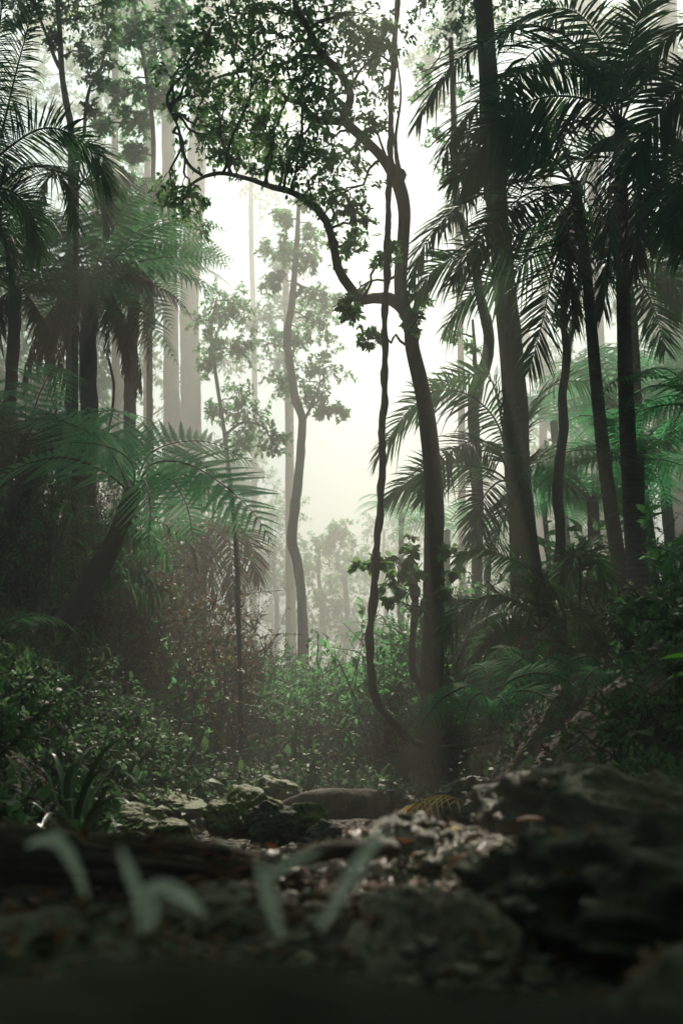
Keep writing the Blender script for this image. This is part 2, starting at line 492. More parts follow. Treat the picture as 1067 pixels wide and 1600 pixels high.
M['bark'] = bark_mat('tree_bark', (.045, .030, .020), (.10, .068, .048), (.22, .165, .12), 14, .35, 1.0, moss=(.055, .075, .030), mossamt=.44)
M['bark_big'] = bark_mat('rough_bark', (.045, .034, .025), (.10, .075, .055), (.20, .16, .12), 20, .35, 1.0, moss=(.07, .085, .05), mossamt=.4)
M['bark_palm'] = bark_mat('palm_bark', (.030, .025, .020), (.060, .050, .040), (.13, .11, .085), 10, .8, 1.0, moss=(.05, .065, .04), mossamt=.35, rings=5)
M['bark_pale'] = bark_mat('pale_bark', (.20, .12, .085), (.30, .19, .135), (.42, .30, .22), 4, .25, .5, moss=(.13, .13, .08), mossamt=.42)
M['bark_dark'] = bark_mat('dark_fibrous_bark', (.018, .014, .012), (.034, .026, .021), (.055, .042, .032), 16, .3, 1.0, moss=(.03, .045, .025), mossamt=.35)
M['vine'] = bark_mat('vine_bark', (.055, .042, .032), (.10, .078, .060), (.16, .13, .10), 18, .25, .6, moss=(.06, .08, .04), mossamt=.35)
M['stem'] = bark_mat('stem_bark', (.040, .034, .024), (.070, .060, .042), None, 12, .3, .3)
M['log'] = bark_mat('rotting_log', (.030, .020, .015), (.075, .050, .036), (.20, .14, .105), 26, .12, 1.0, moss=(.05, .062, .03), mossamt=.30, axis=0)
M['log_moss'] = bark_mat('mossy_log', (.030, .030, .018), (.055, .060, .028), (.10, .11, .05), 14, .6, 1.0, moss=(.05, .075, .022), mossamt=.55)
M['log_pale'] = bark_mat('weathered_log', (.04, .033, .025), (.10, .085, .065), (.24, .21, .16), 14, .5, .9, moss=(.06, .08, .03), mossamt=.35)
M['rock'] = rock_mat('wet_rock', (.024, .021, .018), (.060, .053, .046), (.15, .13, .11), (.030, .040, .016), .62)
M['rock_pale'] = rock_mat('pale_rock', (.11, .09, .078), (.27, .23, .20), (.52, .45, .40), (.06, .065, .03), .2, 11, .28)
M['rock_moss'] = rock_mat('mossy_rock', (.030, .028, .022), (.040, .036, .028), (.075, .066, .052), (.085, .115, .022), 1.0)
M['mound'] = rock_mat('mossy_bank', (.010, .008, .006), (.028, .019, .012), (.06, .038, .022), (.012, .020, .009), .6, 9, .95)

# ground: leaf mould, soil and roots
def ground_mat():
    m, t, out = new_mat('forest_floor')
    tc = N(t, 'ShaderNodeTexCoord')
    n1 = N(t, 'ShaderNodeTexNoise'); n1.inputs['Scale'].default_value = 6; n1.inputs['Detail'].default_value = 10; n1.inputs['Roughness'].default_value = .7
    v1 = N(t, 'ShaderNodeTexVoronoi'); v1.inputs['Scale'].default_value = 22
    n2 = N(t, 'ShaderNodeTexNoise'); n2.inputs['Scale'].default_value = .8; n2.inputs['Detail'].default_value = 4
    for n in (n1, v1, n2): t.links.new(tc.outputs['Object'], n.inputs['Vector'])
    rp = ramp(t, [(.3, (.016, .012, .009)), (.5, (.040, .029, .020)), (.68, (.075, .054, .036))])
    t.links.new(n1.outputs['Fac'], rp.inputs[0])
    r2 = ramp(t, [(.48, (0, 0, 0)), (.62, (1, 1, 1))]); t.links.new(n2.outputs['Fac'], r2.inputs[0])
    mm = N(t, 'ShaderNodeMix', data_type='RGBA'); mm.inputs['B'].default_value = (.026, .040, .018, 1)
    t.links.new(r2.outputs[0], mm.inputs['Factor']); t.links.new(rp.outputs[0], mm.inputs['A'])
    ad = N(t, 'ShaderNodeMath', operation='ADD'); t.links.new(n1.outputs['Fac'], ad.inputs[0]); t.links.new(v1.outputs['Distance'], ad.inputs[1])
    bp = N(t, 'ShaderNodeBump'); bp.inputs['Strength'].default_value = .9; bp.inputs['Distance'].default_value = .05
    t.links.new(ad.outputs[0], bp.inputs['Height'])
    b = N(t, 'ShaderNodeBsdfPrincipled'); b.inputs['Roughness'].default_value = .75
    t.links.new(mm.outputs['Result'], b.inputs['Base Color']); t.links.new(bp.outputs[0], b.inputs['Normal'])
    t.links.new(b.outputs[0], out.inputs['Surface'])
    return m
M['ground'] = ground_mat()

# ------------------------------------------------------------------ terrain
def sstep(a, b, x):
    t = np.clip((x - a) / (b - a), 0, 1)
    return t * t * (3 - 2 * t)

def hgt(x, y):
    """height of the forest floor: a low stony creek bed between two banks"""
    x = np.asarray(x, float); y = np.asarray(y, float)
    z = np.interp(y, [-40, -6, 0, 3.4, 4.8, 8, 11, 20, 40, 160], [4, .9, .44, .44, .20, .24, .32, .3, .2, .6])
    wide = np.maximum(0, y - 18) * .14
    k = sstep(2.5, 6.5, y)
    ur = np.maximum(0, x - 1.0 - wide)
    ul = np.maximum(0, -x - 1.3 - wide)
    r = 1.52 * (1 - np.exp(-ur / 1.1)) + .22 * np.minimum(ur, 14)
    l = 1.3 * (1 - np.exp(-ul / 1.5)) + .33 * np.minimum(ul, 14)
    z = z + k * (r + l)
    z = z + .10 * np.sin(x * 1.7 + y * .9) * np.sin(y * 1.3 - x * .6) * sstep(3, 7, y) + .03 * np.sin(x * 5.1 + 1) * np.sin(y * 4.3)
    return z

def hz(x, y): return float(hgt(x, y))

gx = np.unique(np.concatenate([np.linspace(-80, -12, 35), np.linspace(-12, 12, 161), np.linspace(12, 80, 35)]))
gy = np.unique(np.concatenate([np.linspace(-40, -2, 20), np.linspace(-2, 18, 161), np.linspace(18, 160, 100)]))
XX, YY = np.meshgrid(gx, gy)
ZZ = hgt(XX, YY)
g = G(); nx = len(gx)
ii, jj = np.meshgrid(np.arange(len(gy) - 1), np.arange(nx - 1), indexing='ij')
a = (ii * nx + jj).ravel()
g.add(np.stack([XX, YY, ZZ], -1).reshape(-1, 3), np.stack([a, a + 1, a + nx + 1, a + nx], 1))
tag(g.build('ground', M['ground']), 'dark leaf-strewn forest floor of the gully', kind='structure')

# ------------------------------------------------------------------ trees drawn from the photo
def to_ground(p, r):
    z = hz(p[0, 0], p[0, 1]) - .15
    if p[0, 2] > z + .1:
        k = max(2, int((p[0, 2] - z) / .25)); t = np.linspace(0, 1, k, endpoint=False)[:, None]
        d = p[0] - p[1]; d = d / max(abs(d[2]), .02) * (p[0, 2] - z) * .5
        q = np.array([p[0, 0] + d[0] * .4, p[0, 1], z])
        p = np.vstack([q * (1 - t) + p[0] * t, p]); r = np.concatenate([r[0] * (1.25 - .25 * t[:, 0]), r])
    return p, r

def tree(name, label, cat, limbs, bark, clumps=(), leafm='leaf', leaf=.09, dens=(7, 5, 7), tm=LEAF_LITE, lump=.18, sides=12, r0=.02,
         group=None, squash=.75, wr=.5, thin=1.0, droop=.25, roots=()):
    """limbs: lists of (px, py, Y, halfwidth px), the first is the trunk; clumps: (px, py, radius px, Y)"""
    base = P(*limbs[0][0][:3])
    root = thing(name, label, cat, base, group)
    allp, cores = [], []
    for i, lb in enumerate(limbs):
        g = G(); p, r = px_path(lb, max(14, len(lb) * 7)); r = r * thin
        if i == 0: p, r = to_ground(p, r)
        tube(g, p, r, (sides * 2 if thin == 1 else sides) if i == 0 else 10, lump, seed=i + len(label), ridge=.10 if sides > 12 else .05)
        g.build('trunk' if i == 0 else 'limb', M[bark], root)
        cores.append((p, r)); allp.append(p[len(p) // (2 if i == 0 else 6):])
    for rt in roots:
        g = G(); p, r = px_path(rt, 24); tube(g, p, r, 12, .25, seed=3, ridge=.1); g.build('root', M[bark], root)
    if len(clumps):
        allp = np.vstack(allp)
        gl, gw = G(), G()
        for lb in cores: tube(gw, lb[0], lb[1] * .5, 6)
        for (px, py, rp, Y) in clumps:
            c = P(px, py, Y); at = allp[np.argmin(((allp - c) ** 2).sum(1) + .3 * np.maximum(0, allp[:, 2] - c[2]) ** 2)]
            blob(gl, gw, at, c, rp / FPX * Y * 1.22, *dens, leaf=leaf, tm=tm, r0=r0, squash=squash, wr=wr, droop=droop)
        gl.build('crown', M[leafm], root)
        gw.build('branches', M[bark], root)
    return root

mc2 = [(360, 20, 45), (300, 60, 40), (320, 150, 40), (300, 200, 36), (350, 240, 36), (460, 20, 45), (495, 110, 40), (430, 210, 40), (555, 110, 36), (560, 20, 40), (585, 60, 30), (480, 260, 36), (395, 90, 50), (380, 170, 44), (530, 20, 40), (515, 140, 34), (450, 100, 44)]
Y = 11.0
main_limbs = [
    [(666, 1262, Y, 34), (667, 1240, Y, 25), (668, 1215, Y, 20), (671, 1150, Y, 17.5), (676, 1000, Y, 16), (677, 850, Y, 15.5), (676, 740, Y, 14.5), (668, 660, Y, 13.5),
     (657, 600, Y, 12.5), (645, 545, Y, 12), (641, 505, Y, 12), (630, 478, Y, 12), (626, 440, Y, 11.5), (629, 380, Y, 11), (632, 330, Y, 11),
     (624, 290, Y, 12), (610, 262, Y, 11), (590, 238, Y, 9), (560, 210, Y, 8.5), (538, 185, Y - .1, 8), (548, 150, Y - .2, 7), (530, 112, Y - .3, 7), (505, 88, Y - .4, 7), (485, 50, Y - .5, 6),
     (465, 15, Y - .6, 5), (450, -40, Y - .6, 4)],
    [(632, 486, Y, 11), (612, 468, Y - .05, 10), (588, 466, Y - .1, 9), (563, 467, Y - .2, 8.5), (545, 447, Y - .2, 8), (529, 420, Y - .3, 7.5), (520, 380, Y - .3, 7), (509, 345, Y - .4, 7),
     (485, 318, Y - .4, 6), (455, 300, Y - .5, 5.5), (425, 292, Y - .6, 5), (390, 280, Y - .6, 4), (350, 271, Y - .7, 3.6), (322, 275, Y - .7, 3), (300, 287, Y - .8, 2)],
    [(540, 190, Y, 7), (525, 189, Y, 7), (500, 188, Y + .1, 6.5), (484, 178, Y + .1, 6), (470, 160, Y + .2, 5), (450, 155, Y + .2, 4), (425, 130, Y + .3, 3), (400, 120, Y + .3, 2)],
    [(316, 274, Y - .7, 3), (296, 258, Y - .7, 3), (284, 232, Y - .7, 2.6), (279, 200, Y - .6, 2.4), (262, 165, Y - .6, 2)],
    [(624, 285, Y, 7), (628, 272, Y, 8), (622, 262, Y + .1, 5), (618, 215, Y + .2, 3), (626, 150, Y + .4, 2), (620, 90, Y + .5, 1.5)],
    [(505, 90, Y - .4, 5), (470, 88, Y, 4), (440, 100, Y + .3, 3), (360, 115, Y + .5, 2.4), (330, 125, Y + .5, 1.8)],
]
mc = [(330, 40, 45), (372, 70, 55), (405, 25, 50), (440, 60, 45), (470, 120, 45), (410, 130, 55), (350, 160, 50), (440, 180, 50), (388, 205, 42), (330, 215, 38), (470, 235, 45),
      (505, 230, 40), (525, 265, 42), (490, 285, 40), (545, 300, 36), (520, 330, 32), (445, 250, 36), (520, 60, 40), (555, 40, 40), (572, 90, 38), (585, 150, 32), (575, 200, 26),
      (505, 10, 45), (350, -10, 50), (420, -20, 50), (480, 165, 32), (285, 318, 30), (310, 335, 24), (262, 322, 22), (300, 110, 42), (545, 385, 24), (560, 345, 22),
      (540, 500, 16), (547, 478, 13), (575, 530, 11), (648, 505, 12), (655, 470, 15), (615, 390, 14), (405, 240, 30), (365, 245, 24), (600, 60, 26)]
tree('rainforest_tree', 'sinuous brown-barked tree forking into two bent limbs beside the long hanging vine', 'tree', main_limbs, 'bark',
     [(x, y, r * 1.5, Y + rng.uniform(-1.5, 1.2)) for x, y, r in mc + mc2], 'leaf', .082, (7, 5, 6), LEAF_LITE, .16, 14, .02,
     roots=[[(664, 1205, Y - .05, 10), (655, 1240, Y - .2, 13), (632, 1258, Y - .5, 9), (600, 1268, Y - .9, 4)], [(674, 1205, Y - .05, 10), (688, 1240, Y - .2, 13), (712, 1258, Y - .4, 9), (745, 1266, Y - .7, 4)],
            [(668, 1200, Y - .1, 10), (668, 1240, Y - .35, 13), (660, 1266, Y - .8, 9), (655, 1285, Y - 1.4, 4)]])

Y = 13.0
tree('tall_tree', 'thickest straight trunk right of centre, rising behind the palm fronds', 'tree',
     [[(842, 1020, Y, 32), (834, 965, Y, 26), (824, 890, Y, 22.5), (816, 820, Y, 21), (809, 740, Y, 20), (805, 650, Y, 19.5), (800, 570, Y, 19.5), (793, 500, Y, 19), (785, 420, Y, 18.5), (776, 330, Y, 18),
       (768, 220, Y, 17.5), (763, 130, Y, 17), (755, 0, Y, 16.5), (748, -120, Y, 16)],
      [(752, -60, Y, 9), (700, -110, Y - .5, 7), (640, -170, Y - 1, 4)]], 'bark_big',
     [(700, 5, 40, 14.5), (760, 15, 40, 14), (820, 5, 40, 14), (870, -10, 40, 14), (655, 30, 20, 15), (720, 45, 22, 15)], 'leaf', .08, (7, 5, 7), lump=.10, sides=18)

Y = 11.5
tree('slender_tree', 'thin dark wavy trunk between the thickest trunk and the two slim palms', 'tree',
     [[(877, 1000, Y, 9.5), (875, 950, Y, 8.5), (872, 900, Y, 8.5), (875, 830, Y, 8), (870, 770, Y, 8), (874, 720, Y, 8), (880, 670, Y, 7.5), (878, 620, Y, 7), (883, 580, Y, 7), (884, 540, Y, 6),
       (879, 500, Y, 5.5), (885, 440, Y, 5), (890, 400, Y, 4), (886, 330, Y, 3)]], 'bark_dark',
     [(880, 450, 26, Y), (865, 490, 22, Y + .2), (896, 395, 20, Y)], 'leaf', .07, (5, 4, 6))
Y = 15.0
tree('crooked_tree', 'slim trunk with a sharp bend at its top, standing behind the small arching palm', 'tree',
     [[(745, 1010, Y, 9.5), (745, 960, Y, 9), (745, 880, Y, 8.5), (746, 780, Y, 9), (742, 700, Y, 9), (739, 640, Y, 9), (745, 600, Y, 10), (758, 570, Y, 10.5), (763, 540, Y, 9.5), (760, 505, Y, 9), (750, 465, Y, 8), (742, 420, Y, 7), (712, 300, Y, 6), (708, 180, Y, 5), (704, 60, Y, 4)],
      [(752, 590, Y, 5), (742, 570, Y, 4), (741, 540, Y, 3), (738, 500, Y + .3, 2)]], 'bark',
     [(700, 270, 22, Y), (680, 215, 24, Y), (722, 130, 26, Y), (660, 130, 26, Y + 1), (690, 60, 30, Y + 1), (735, 545, 16, Y), (705, 520, 16, Y)], 'leaf_mid', .08, (6, 4, 6))
Y = 16.0
tree('sapling', 'very thin straight sapling just right of the thickest trunk', 'sapling',
     [[(866, 985, Y, 4.5), (860, 920, Y, 4.2), (854, 840, Y, 4), (848, 775, Y, 3.5), (842, 720, Y, 3)]], 'stem',
     [(845, 720, 26, Y), (830, 745, 20, Y), (856, 700, 22, Y)], 'leaf_mid', .08, (6, 4, 6))

Y = 24.0
tree('hazy_tree', 'wavy bare trunk at the centre, paled by mist, with sparse foliage round its top', 'tree',
     [[(474, 1010, Y, 11), (472, 960, Y, 10), (470, 920, Y, 9.5), (464, 875, Y, 9.5), (456, 845, Y, 10), (460, 800, Y, 9.5), (466, 750, Y, 9), (470, 700, Y, 9), (472, 655, Y, 8.5), (462, 625, Y, 8.5), (455, 580, Y, 8),
       (450, 545, Y, 8), (450, 510, Y, 7.5), (456, 480, Y, 7.5), (458, 455, Y, 7), (461, 420, Y, 6), (464, 380, Y, 5.5), (466, 330, Y, 4.5), (466, 290, Y, 3)],
      [(456, 470, Y, 4.5), (466, 458, Y, 4.5), (470, 448, Y, 3.5), (463, 443, Y, 3)],
      [(472, 660, Y, 4), (484, 640, Y, 3), (500, 600, Y + .5, 2.4)]], 'bark',
     [(440, 345, 26, Y), (425, 390, 28, Y), (455, 400, 26, Y + 1), (480, 410, 24, Y), (495, 375, 28, Y + 1), (430, 440, 22, Y), (490, 470, 26, Y + 1), (500, 520, 34, Y + 1), (470, 545, 30, Y + 2), (505, 575, 36, Y + 1),
      (435, 540, 30, Y + 2), (490, 620, 30, Y), (520, 640, 22, Y), (440, 600, 30, Y + 2), (515, 480, 24, Y + 1), (480, 320, 20, Y)], 'leaf_mid', .125, (10, 6, 9), thin=.8)

Y = 21.0
tree('understory_tree', 'leafy slender tree with a thin leaning stem left of the hazy central trunk', 'tree',
     [[(378, 1150, Y, 4), (374, 1000, Y, 3.8), (371, 860, Y, 3.8), (358, 740, Y, 3.5), (350, 670, Y, 3.2), (338, 590, Y, 3), (330, 520, Y, 2.5), (338, 470, Y, 2)],
      [(351, 680, Y, 2.6), (380, 660, Y - .3, 2.2), (410, 665, Y - .5, 1.8)]], 'stem',
     [(345, 470, 36, Y), (320, 500, 34, Y), (370, 500, 34, Y), (350, 540, 36, Y), (385, 545, 24, Y), (320, 560, 30, Y), (370, 620, 32, Y), (400, 655, 34, Y - .5), (425, 690, 26, Y - .5), (385, 695, 30, Y), (350, 640, 26, Y)],
     'leaf_mid', .10, (10, 6, 9))
Y = 10.5
tree('sapling', 'thin straight sapling under the drooping tip of the big green fern frond', 'sapling',
     [[(377, 1165, Y, 3.6), (375, 1050, Y, 3.4), (372, 940, Y, 3.4), (369, 860, Y, 3.2), (364, 800, Y, 2.6), (358, 760, Y, 2)]], 'stem', [], 'leaf_mid')

# upper left: leafy trees behind the palm fronds
Y = 15.5
tree('leafy_tree', 'slim forked tree rising behind the palm fronds in the upper left corner', 'tree',
     [[(112, 700, Y, 9), (112, 400, Y, 7.5), (112, 215, Y, 6), (104, 160, Y, 5.5), (97, 110, Y, 5), (94, 50, Y, 4.5), (88, -20, Y, 4)],
      [(98, 112, Y, 4), (88, 95, Y, 3.5), (76, 62, Y, 3), (64, 32, Y, 2.5), (50, 0, Y, 2)],
      [(112, 230, Y, 3.5), (130, 215, Y, 3.2), (135, 165, Y, 3), (143, 132, Y, 2.6), (158, 110, Y, 2)]], 'bark',
     [(100, 20, 34, Y), (60, 15, 34, Y), (30, 40, 30, Y), (140, 30, 34, Y), (130, 80, 26, Y), (160, 85, 30, Y), (155, 125, 24, Y), (150, 170, 18, Y), (20, 5, 34, Y), (175, 45, 30, Y), (120, -10, 34, Y), (80, 60, 22, Y), (180, 5, 34, Y)],
     'leaf', .075, (9, 6, 8))
Y = 18.5
tree('leafy_tree', 'leafy crown hanging in the upper left, in front of the tall pale trunks', 'tree',
     [[(238, 900, Y, 6), (234, 600, Y, 5), (236, 400, Y, 4.5), (240, 220, Y, 4), (228, 110, Y, 3.5), (215, 40, Y, 3), (205, -30, Y, 2)]], 'bark',
     [(215, 45, 42, Y), (245, 95, 42, Y), (190, 60, 32, Y), (265, 55, 36, Y), (275, 115, 32, Y), (225, 150, 32, Y), (195, 130, 26, Y), (190, 190, 24, Y), (225, 195, 22, Y), (250, 20, 40, Y), (200, 0, 40, Y), (285, 20, 36, Y),
      (185, 240, 22, Y), (215, 240, 18, Y), (195, 320, 30, Y), (165, 310, 28, Y), (225, 345, 26, Y), (255, 150, 24, Y), (180, 280, 20, Y), (210, 290, 18, Y), (310, 70, 34, Y), (160, 200, 24, Y), (240, 300, 24, Y), (150, 345, 28, Y), (280, 170, 26, Y), (170, 150, 26, Y)], 'leaf_mid', .11, (9, 6, 8))

# tall pale trunks in the mist
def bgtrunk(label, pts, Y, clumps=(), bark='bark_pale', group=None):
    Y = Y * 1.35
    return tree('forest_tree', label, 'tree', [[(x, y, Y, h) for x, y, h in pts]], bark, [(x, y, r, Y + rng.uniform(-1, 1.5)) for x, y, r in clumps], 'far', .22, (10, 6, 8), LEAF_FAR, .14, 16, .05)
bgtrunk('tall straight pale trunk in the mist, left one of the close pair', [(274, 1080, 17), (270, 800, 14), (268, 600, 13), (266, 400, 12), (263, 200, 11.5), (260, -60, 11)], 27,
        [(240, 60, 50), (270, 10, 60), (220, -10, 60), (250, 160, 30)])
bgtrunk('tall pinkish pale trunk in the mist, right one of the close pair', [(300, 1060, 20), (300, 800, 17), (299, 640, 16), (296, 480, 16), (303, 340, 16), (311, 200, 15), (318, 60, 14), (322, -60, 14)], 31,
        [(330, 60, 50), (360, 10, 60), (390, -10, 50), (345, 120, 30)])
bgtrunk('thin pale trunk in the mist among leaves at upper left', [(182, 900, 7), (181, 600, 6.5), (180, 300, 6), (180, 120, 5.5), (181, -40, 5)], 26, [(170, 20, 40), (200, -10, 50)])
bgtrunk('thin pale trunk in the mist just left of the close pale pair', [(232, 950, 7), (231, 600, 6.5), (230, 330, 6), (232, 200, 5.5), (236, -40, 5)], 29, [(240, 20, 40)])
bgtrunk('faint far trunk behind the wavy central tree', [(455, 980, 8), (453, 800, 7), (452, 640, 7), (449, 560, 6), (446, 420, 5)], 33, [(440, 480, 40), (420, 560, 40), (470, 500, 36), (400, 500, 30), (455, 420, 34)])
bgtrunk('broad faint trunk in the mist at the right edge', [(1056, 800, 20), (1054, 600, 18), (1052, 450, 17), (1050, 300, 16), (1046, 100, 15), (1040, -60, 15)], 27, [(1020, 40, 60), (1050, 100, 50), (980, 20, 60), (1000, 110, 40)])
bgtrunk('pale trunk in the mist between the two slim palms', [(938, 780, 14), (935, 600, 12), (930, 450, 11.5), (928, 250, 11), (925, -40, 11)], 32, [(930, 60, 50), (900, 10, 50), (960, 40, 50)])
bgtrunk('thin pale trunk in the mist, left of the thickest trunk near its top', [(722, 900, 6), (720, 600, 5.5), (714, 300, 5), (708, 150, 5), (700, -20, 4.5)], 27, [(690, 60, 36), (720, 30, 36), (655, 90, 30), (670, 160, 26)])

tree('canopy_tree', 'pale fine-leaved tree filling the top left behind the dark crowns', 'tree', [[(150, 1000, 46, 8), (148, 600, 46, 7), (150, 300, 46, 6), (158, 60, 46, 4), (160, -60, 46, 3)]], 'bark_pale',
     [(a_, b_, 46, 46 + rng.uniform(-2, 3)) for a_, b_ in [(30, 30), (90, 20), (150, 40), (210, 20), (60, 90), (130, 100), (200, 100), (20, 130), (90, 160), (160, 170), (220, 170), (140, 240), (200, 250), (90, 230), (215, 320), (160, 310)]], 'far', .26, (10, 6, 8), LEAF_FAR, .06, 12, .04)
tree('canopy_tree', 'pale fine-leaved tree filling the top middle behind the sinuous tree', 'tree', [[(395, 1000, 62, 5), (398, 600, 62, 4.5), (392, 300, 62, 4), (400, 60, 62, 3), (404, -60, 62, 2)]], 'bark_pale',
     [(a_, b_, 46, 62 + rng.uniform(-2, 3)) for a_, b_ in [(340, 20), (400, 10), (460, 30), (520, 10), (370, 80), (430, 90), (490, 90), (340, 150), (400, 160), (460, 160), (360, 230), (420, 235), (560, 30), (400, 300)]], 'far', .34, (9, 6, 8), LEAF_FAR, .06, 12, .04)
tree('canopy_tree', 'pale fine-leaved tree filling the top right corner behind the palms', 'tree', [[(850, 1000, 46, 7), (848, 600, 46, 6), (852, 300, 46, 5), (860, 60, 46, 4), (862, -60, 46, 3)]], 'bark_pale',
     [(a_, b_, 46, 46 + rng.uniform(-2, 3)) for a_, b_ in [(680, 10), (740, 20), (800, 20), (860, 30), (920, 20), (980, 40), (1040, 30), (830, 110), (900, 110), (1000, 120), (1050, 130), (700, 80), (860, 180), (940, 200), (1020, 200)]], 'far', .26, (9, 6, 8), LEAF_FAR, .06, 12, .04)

# ------------------------------------------------------------------ vines
def vine(label, pts, n=80, m='vine', lump=.25, sides=8):
    g = G(); p, r = px_path(pts, n); tube(g, p, r, sides, lump, seed=len(label))
    if n > 45:
        arc = np.concatenate([[0], np.cumsum(np.linalg.norm(np.diff(p, axis=0), axis=1))])
        m2 = n * 4; u = np.linspace(0, arc[-1], m2)
        q = np.stack([np.interp(u, arc, p[:, k]) for k in range(3)], 1); rr = np.interp(u, arc, r)
        for ph, fr, f0 in ((0, 9, .75), (2.6, 6.5, .6)):
            w_ = u * fr + ph + .8 * np.sin(u * 2.1 + ph)
            off = np.stack([np.cos(w_), np.sin(w_), 0 * w_], 1) * (rr * .85)[:, None]
            tube(g, q + off, rr * f0 * (1 + .2 * np.sin(u * 5 + ph)), 6, .2)
    o = g.build('vine', M[m]); return tag(o, label, 'vine')
Y = 9.9
vine('long thick liana hanging from above and looping to the foot of the sinuous tree', [(622, -60, Y, 4.2), (619, 30, Y, 4.2), (614, 110, Y, 4.4), (610, 180, Y, 4), (610, 260, Y, 4.8), (606, 330, Y, 4.2), (604, 420, Y, 4.4), (601, 500, Y, 4.4), (601, 600, Y, 4.4), (597, 680, Y, 5), (596, 760, Y, 4.6),
     (589, 850, Y, 5), (583, 930, Y, 5.2), (578, 1000, Y, 5), (580, 1055, Y, 5), (590, 1095, Y, 5), (611, 1126, Y, 5), (635, 1152, Y + .2, 5), (660, 1164, Y + .8, 5)], 140)
vine('short dark vine curving into the lower trunk of the sinuous tree', [(647, 880, Y + .4, 4), (649, 940, Y + .4, 4.4), (644, 990, Y + .4, 4), (645, 1040, Y + .5, 4.4), (650, 1064, Y + .7, 4.4), (664, 1080, Y + 1.0, 4)], 50)
vine('thin twisting vine hanging beside the fern skirt on the left', [(170, 560, 12.4, 2), (178, 600, 12.4, 2), (176, 640, 12.4, 2.2), (168, 690, 12.4, 2), (172, 760, 12.4, 2)], 40)
vine('fine dead runner trailing over the dark right bank', [(868, 1090, 6.5, 1.2), (900, 1107, 6.4, 1.2), (950, 1112, 6.3, 1.2), (1000, 1108, 6.2, 1.2), (1030, 1095, 6.2, 1), (1090, 1085, 6.2, 1)], 60, 'log_pale')
vine('lower fine dead runner looping on the dark right bank', [(840, 1130, 6.2, 1), (880, 1140, 6.1, 1.1), (920, 1128, 6, 1.1), (960, 1118, 6, 1), (990, 1122, 6, .9)], 50, 'log_pale')

# ------------------------------------------------------------------ palms
def palm(name, label, trunk, fronds, Lf=.6, w=.034, leafm='palm', bark='bark_palm', n=48, droop=.45, base=None, extra=(), group=None, rr=.018, start=.14, dih=.2, dead=()):
    """trunk: (px, py, Y, halfwidth); fronds: lists of (px, py, Y); extra: arcs (az, L, e0, e1) from the crown"""
    b = P(*trunk[0][:3]) if trunk else base
    root = thing(name, label, 'palm', b, group)
    top = b
    if trunk:
        g = G(); p, r = px_path(trunk, 60); p, r = to_ground(p, r); tube(g, p, r, 14, .06); g.build('trunk', M[bark], root); top = p[-1]
    jobs = [np.array([P(*q[:3]) for q in f]) for f in fronds] + [arc_pts(top, *e) for e in extra]
    nl_ = len(jobs); jobs = jobs + [np.array([P(*q[:3]) for q in f]) for f in dead]
    for k_, pts in enumerate(jobs):
        gl, gr = G(), G()
        palm_frond(gl, gr, pts, int(n * 1.6), Lf * 1.15, w * rng.uniform(.85, 1.05), droop * .7, start, dih, rr, roll=rng.choice([-1, 1]) * rng.uniform(.55, 1.1))
        f = gl.build('frond' if k_ < nl_ else 'dead_frond', M[leafm if k_ < nl_ else 'dead'], root)
        s = gr.build('frond_stalk', M['stem'], root); s.parent = f
    return root

Y = 10.5
palm('palm', 'tall palm with the straighter of the two slim dark trunks on the right', [(1003, 1015, Y, 19), (996, 940, Y, 15.5), (990, 860, Y, 14), (983, 740, Y, 13.2), (977, 600, Y, 12.5), (973, 450, Y, 11.5), (970, 300, Y, 10.5), (968, 190, Y, 9.5)],
     [[(968, 200, Y), (938, 140, Y - .2), (890, 62, Y - .4), (825, 42, Y - .6), (745, 72, Y - .7), (690, 120, Y - .8), (653, 188, Y - .8)],
      [(968, 200, Y), (935, 135, Y - .5), (900, 88, Y - 1.0), (855, 72, Y - 1.5), (815, 100, Y - 1.9), (800, 165, Y - 2.1)],
      [(968, 205, Y), (930, 185, Y), (859, 203, Y - .2), (790, 224, Y - .4), (738, 262, Y - .5)],
      [(968, 195, Y), (1000, 130, Y), (1045, 105, Y - .2), (1090, 130, Y - .4), (1120, 190, Y - .5)],
      [(968, 200, Y), (992, 205, Y - .1), (1016, 255, Y - .3), (1040, 320, Y - .4), (1061, 405, Y - .5)],
      [(968, 195, Y), (978, 90, Y), (1000, 20, Y), (1040, -30, Y)],
      [(968, 205, Y), (940, 230, Y + .5), (905, 300, Y + .8), (885, 380, Y + .9)],
      [(968, 200, Y), (950, 90, Y + .4), (900, 20, Y + .8), (830, 20, Y + 1.2), (770, 70, Y + 1.4)],
      [(968, 205, Y), (1000, 200, Y + .6), (1050, 230, Y + 1.0), (1090, 300, Y + 1.2)],
      [(968, 200, Y), (940, 120, Y - .2), (880, 98, Y - .4), (800, 120, Y - .6), (725, 185, Y - .7), (692, 245, Y - .8)], [(968, 200, Y), (930, 160, Y - .6), (850, 152, Y - 1.1), (775, 190, Y - 1.3), (745, 255, Y - 1.4)],
      [(968, 205, Y), (955, 260, Y - .6), (950, 340, Y - .9), (960, 420, Y - 1.0)]], .62, .036, n=50, dead=[[(967, 215, Y), (985, 250, Y - .3), (993, 330, Y - .4), (990, 420, Y - .4)]])
Y = 11.2
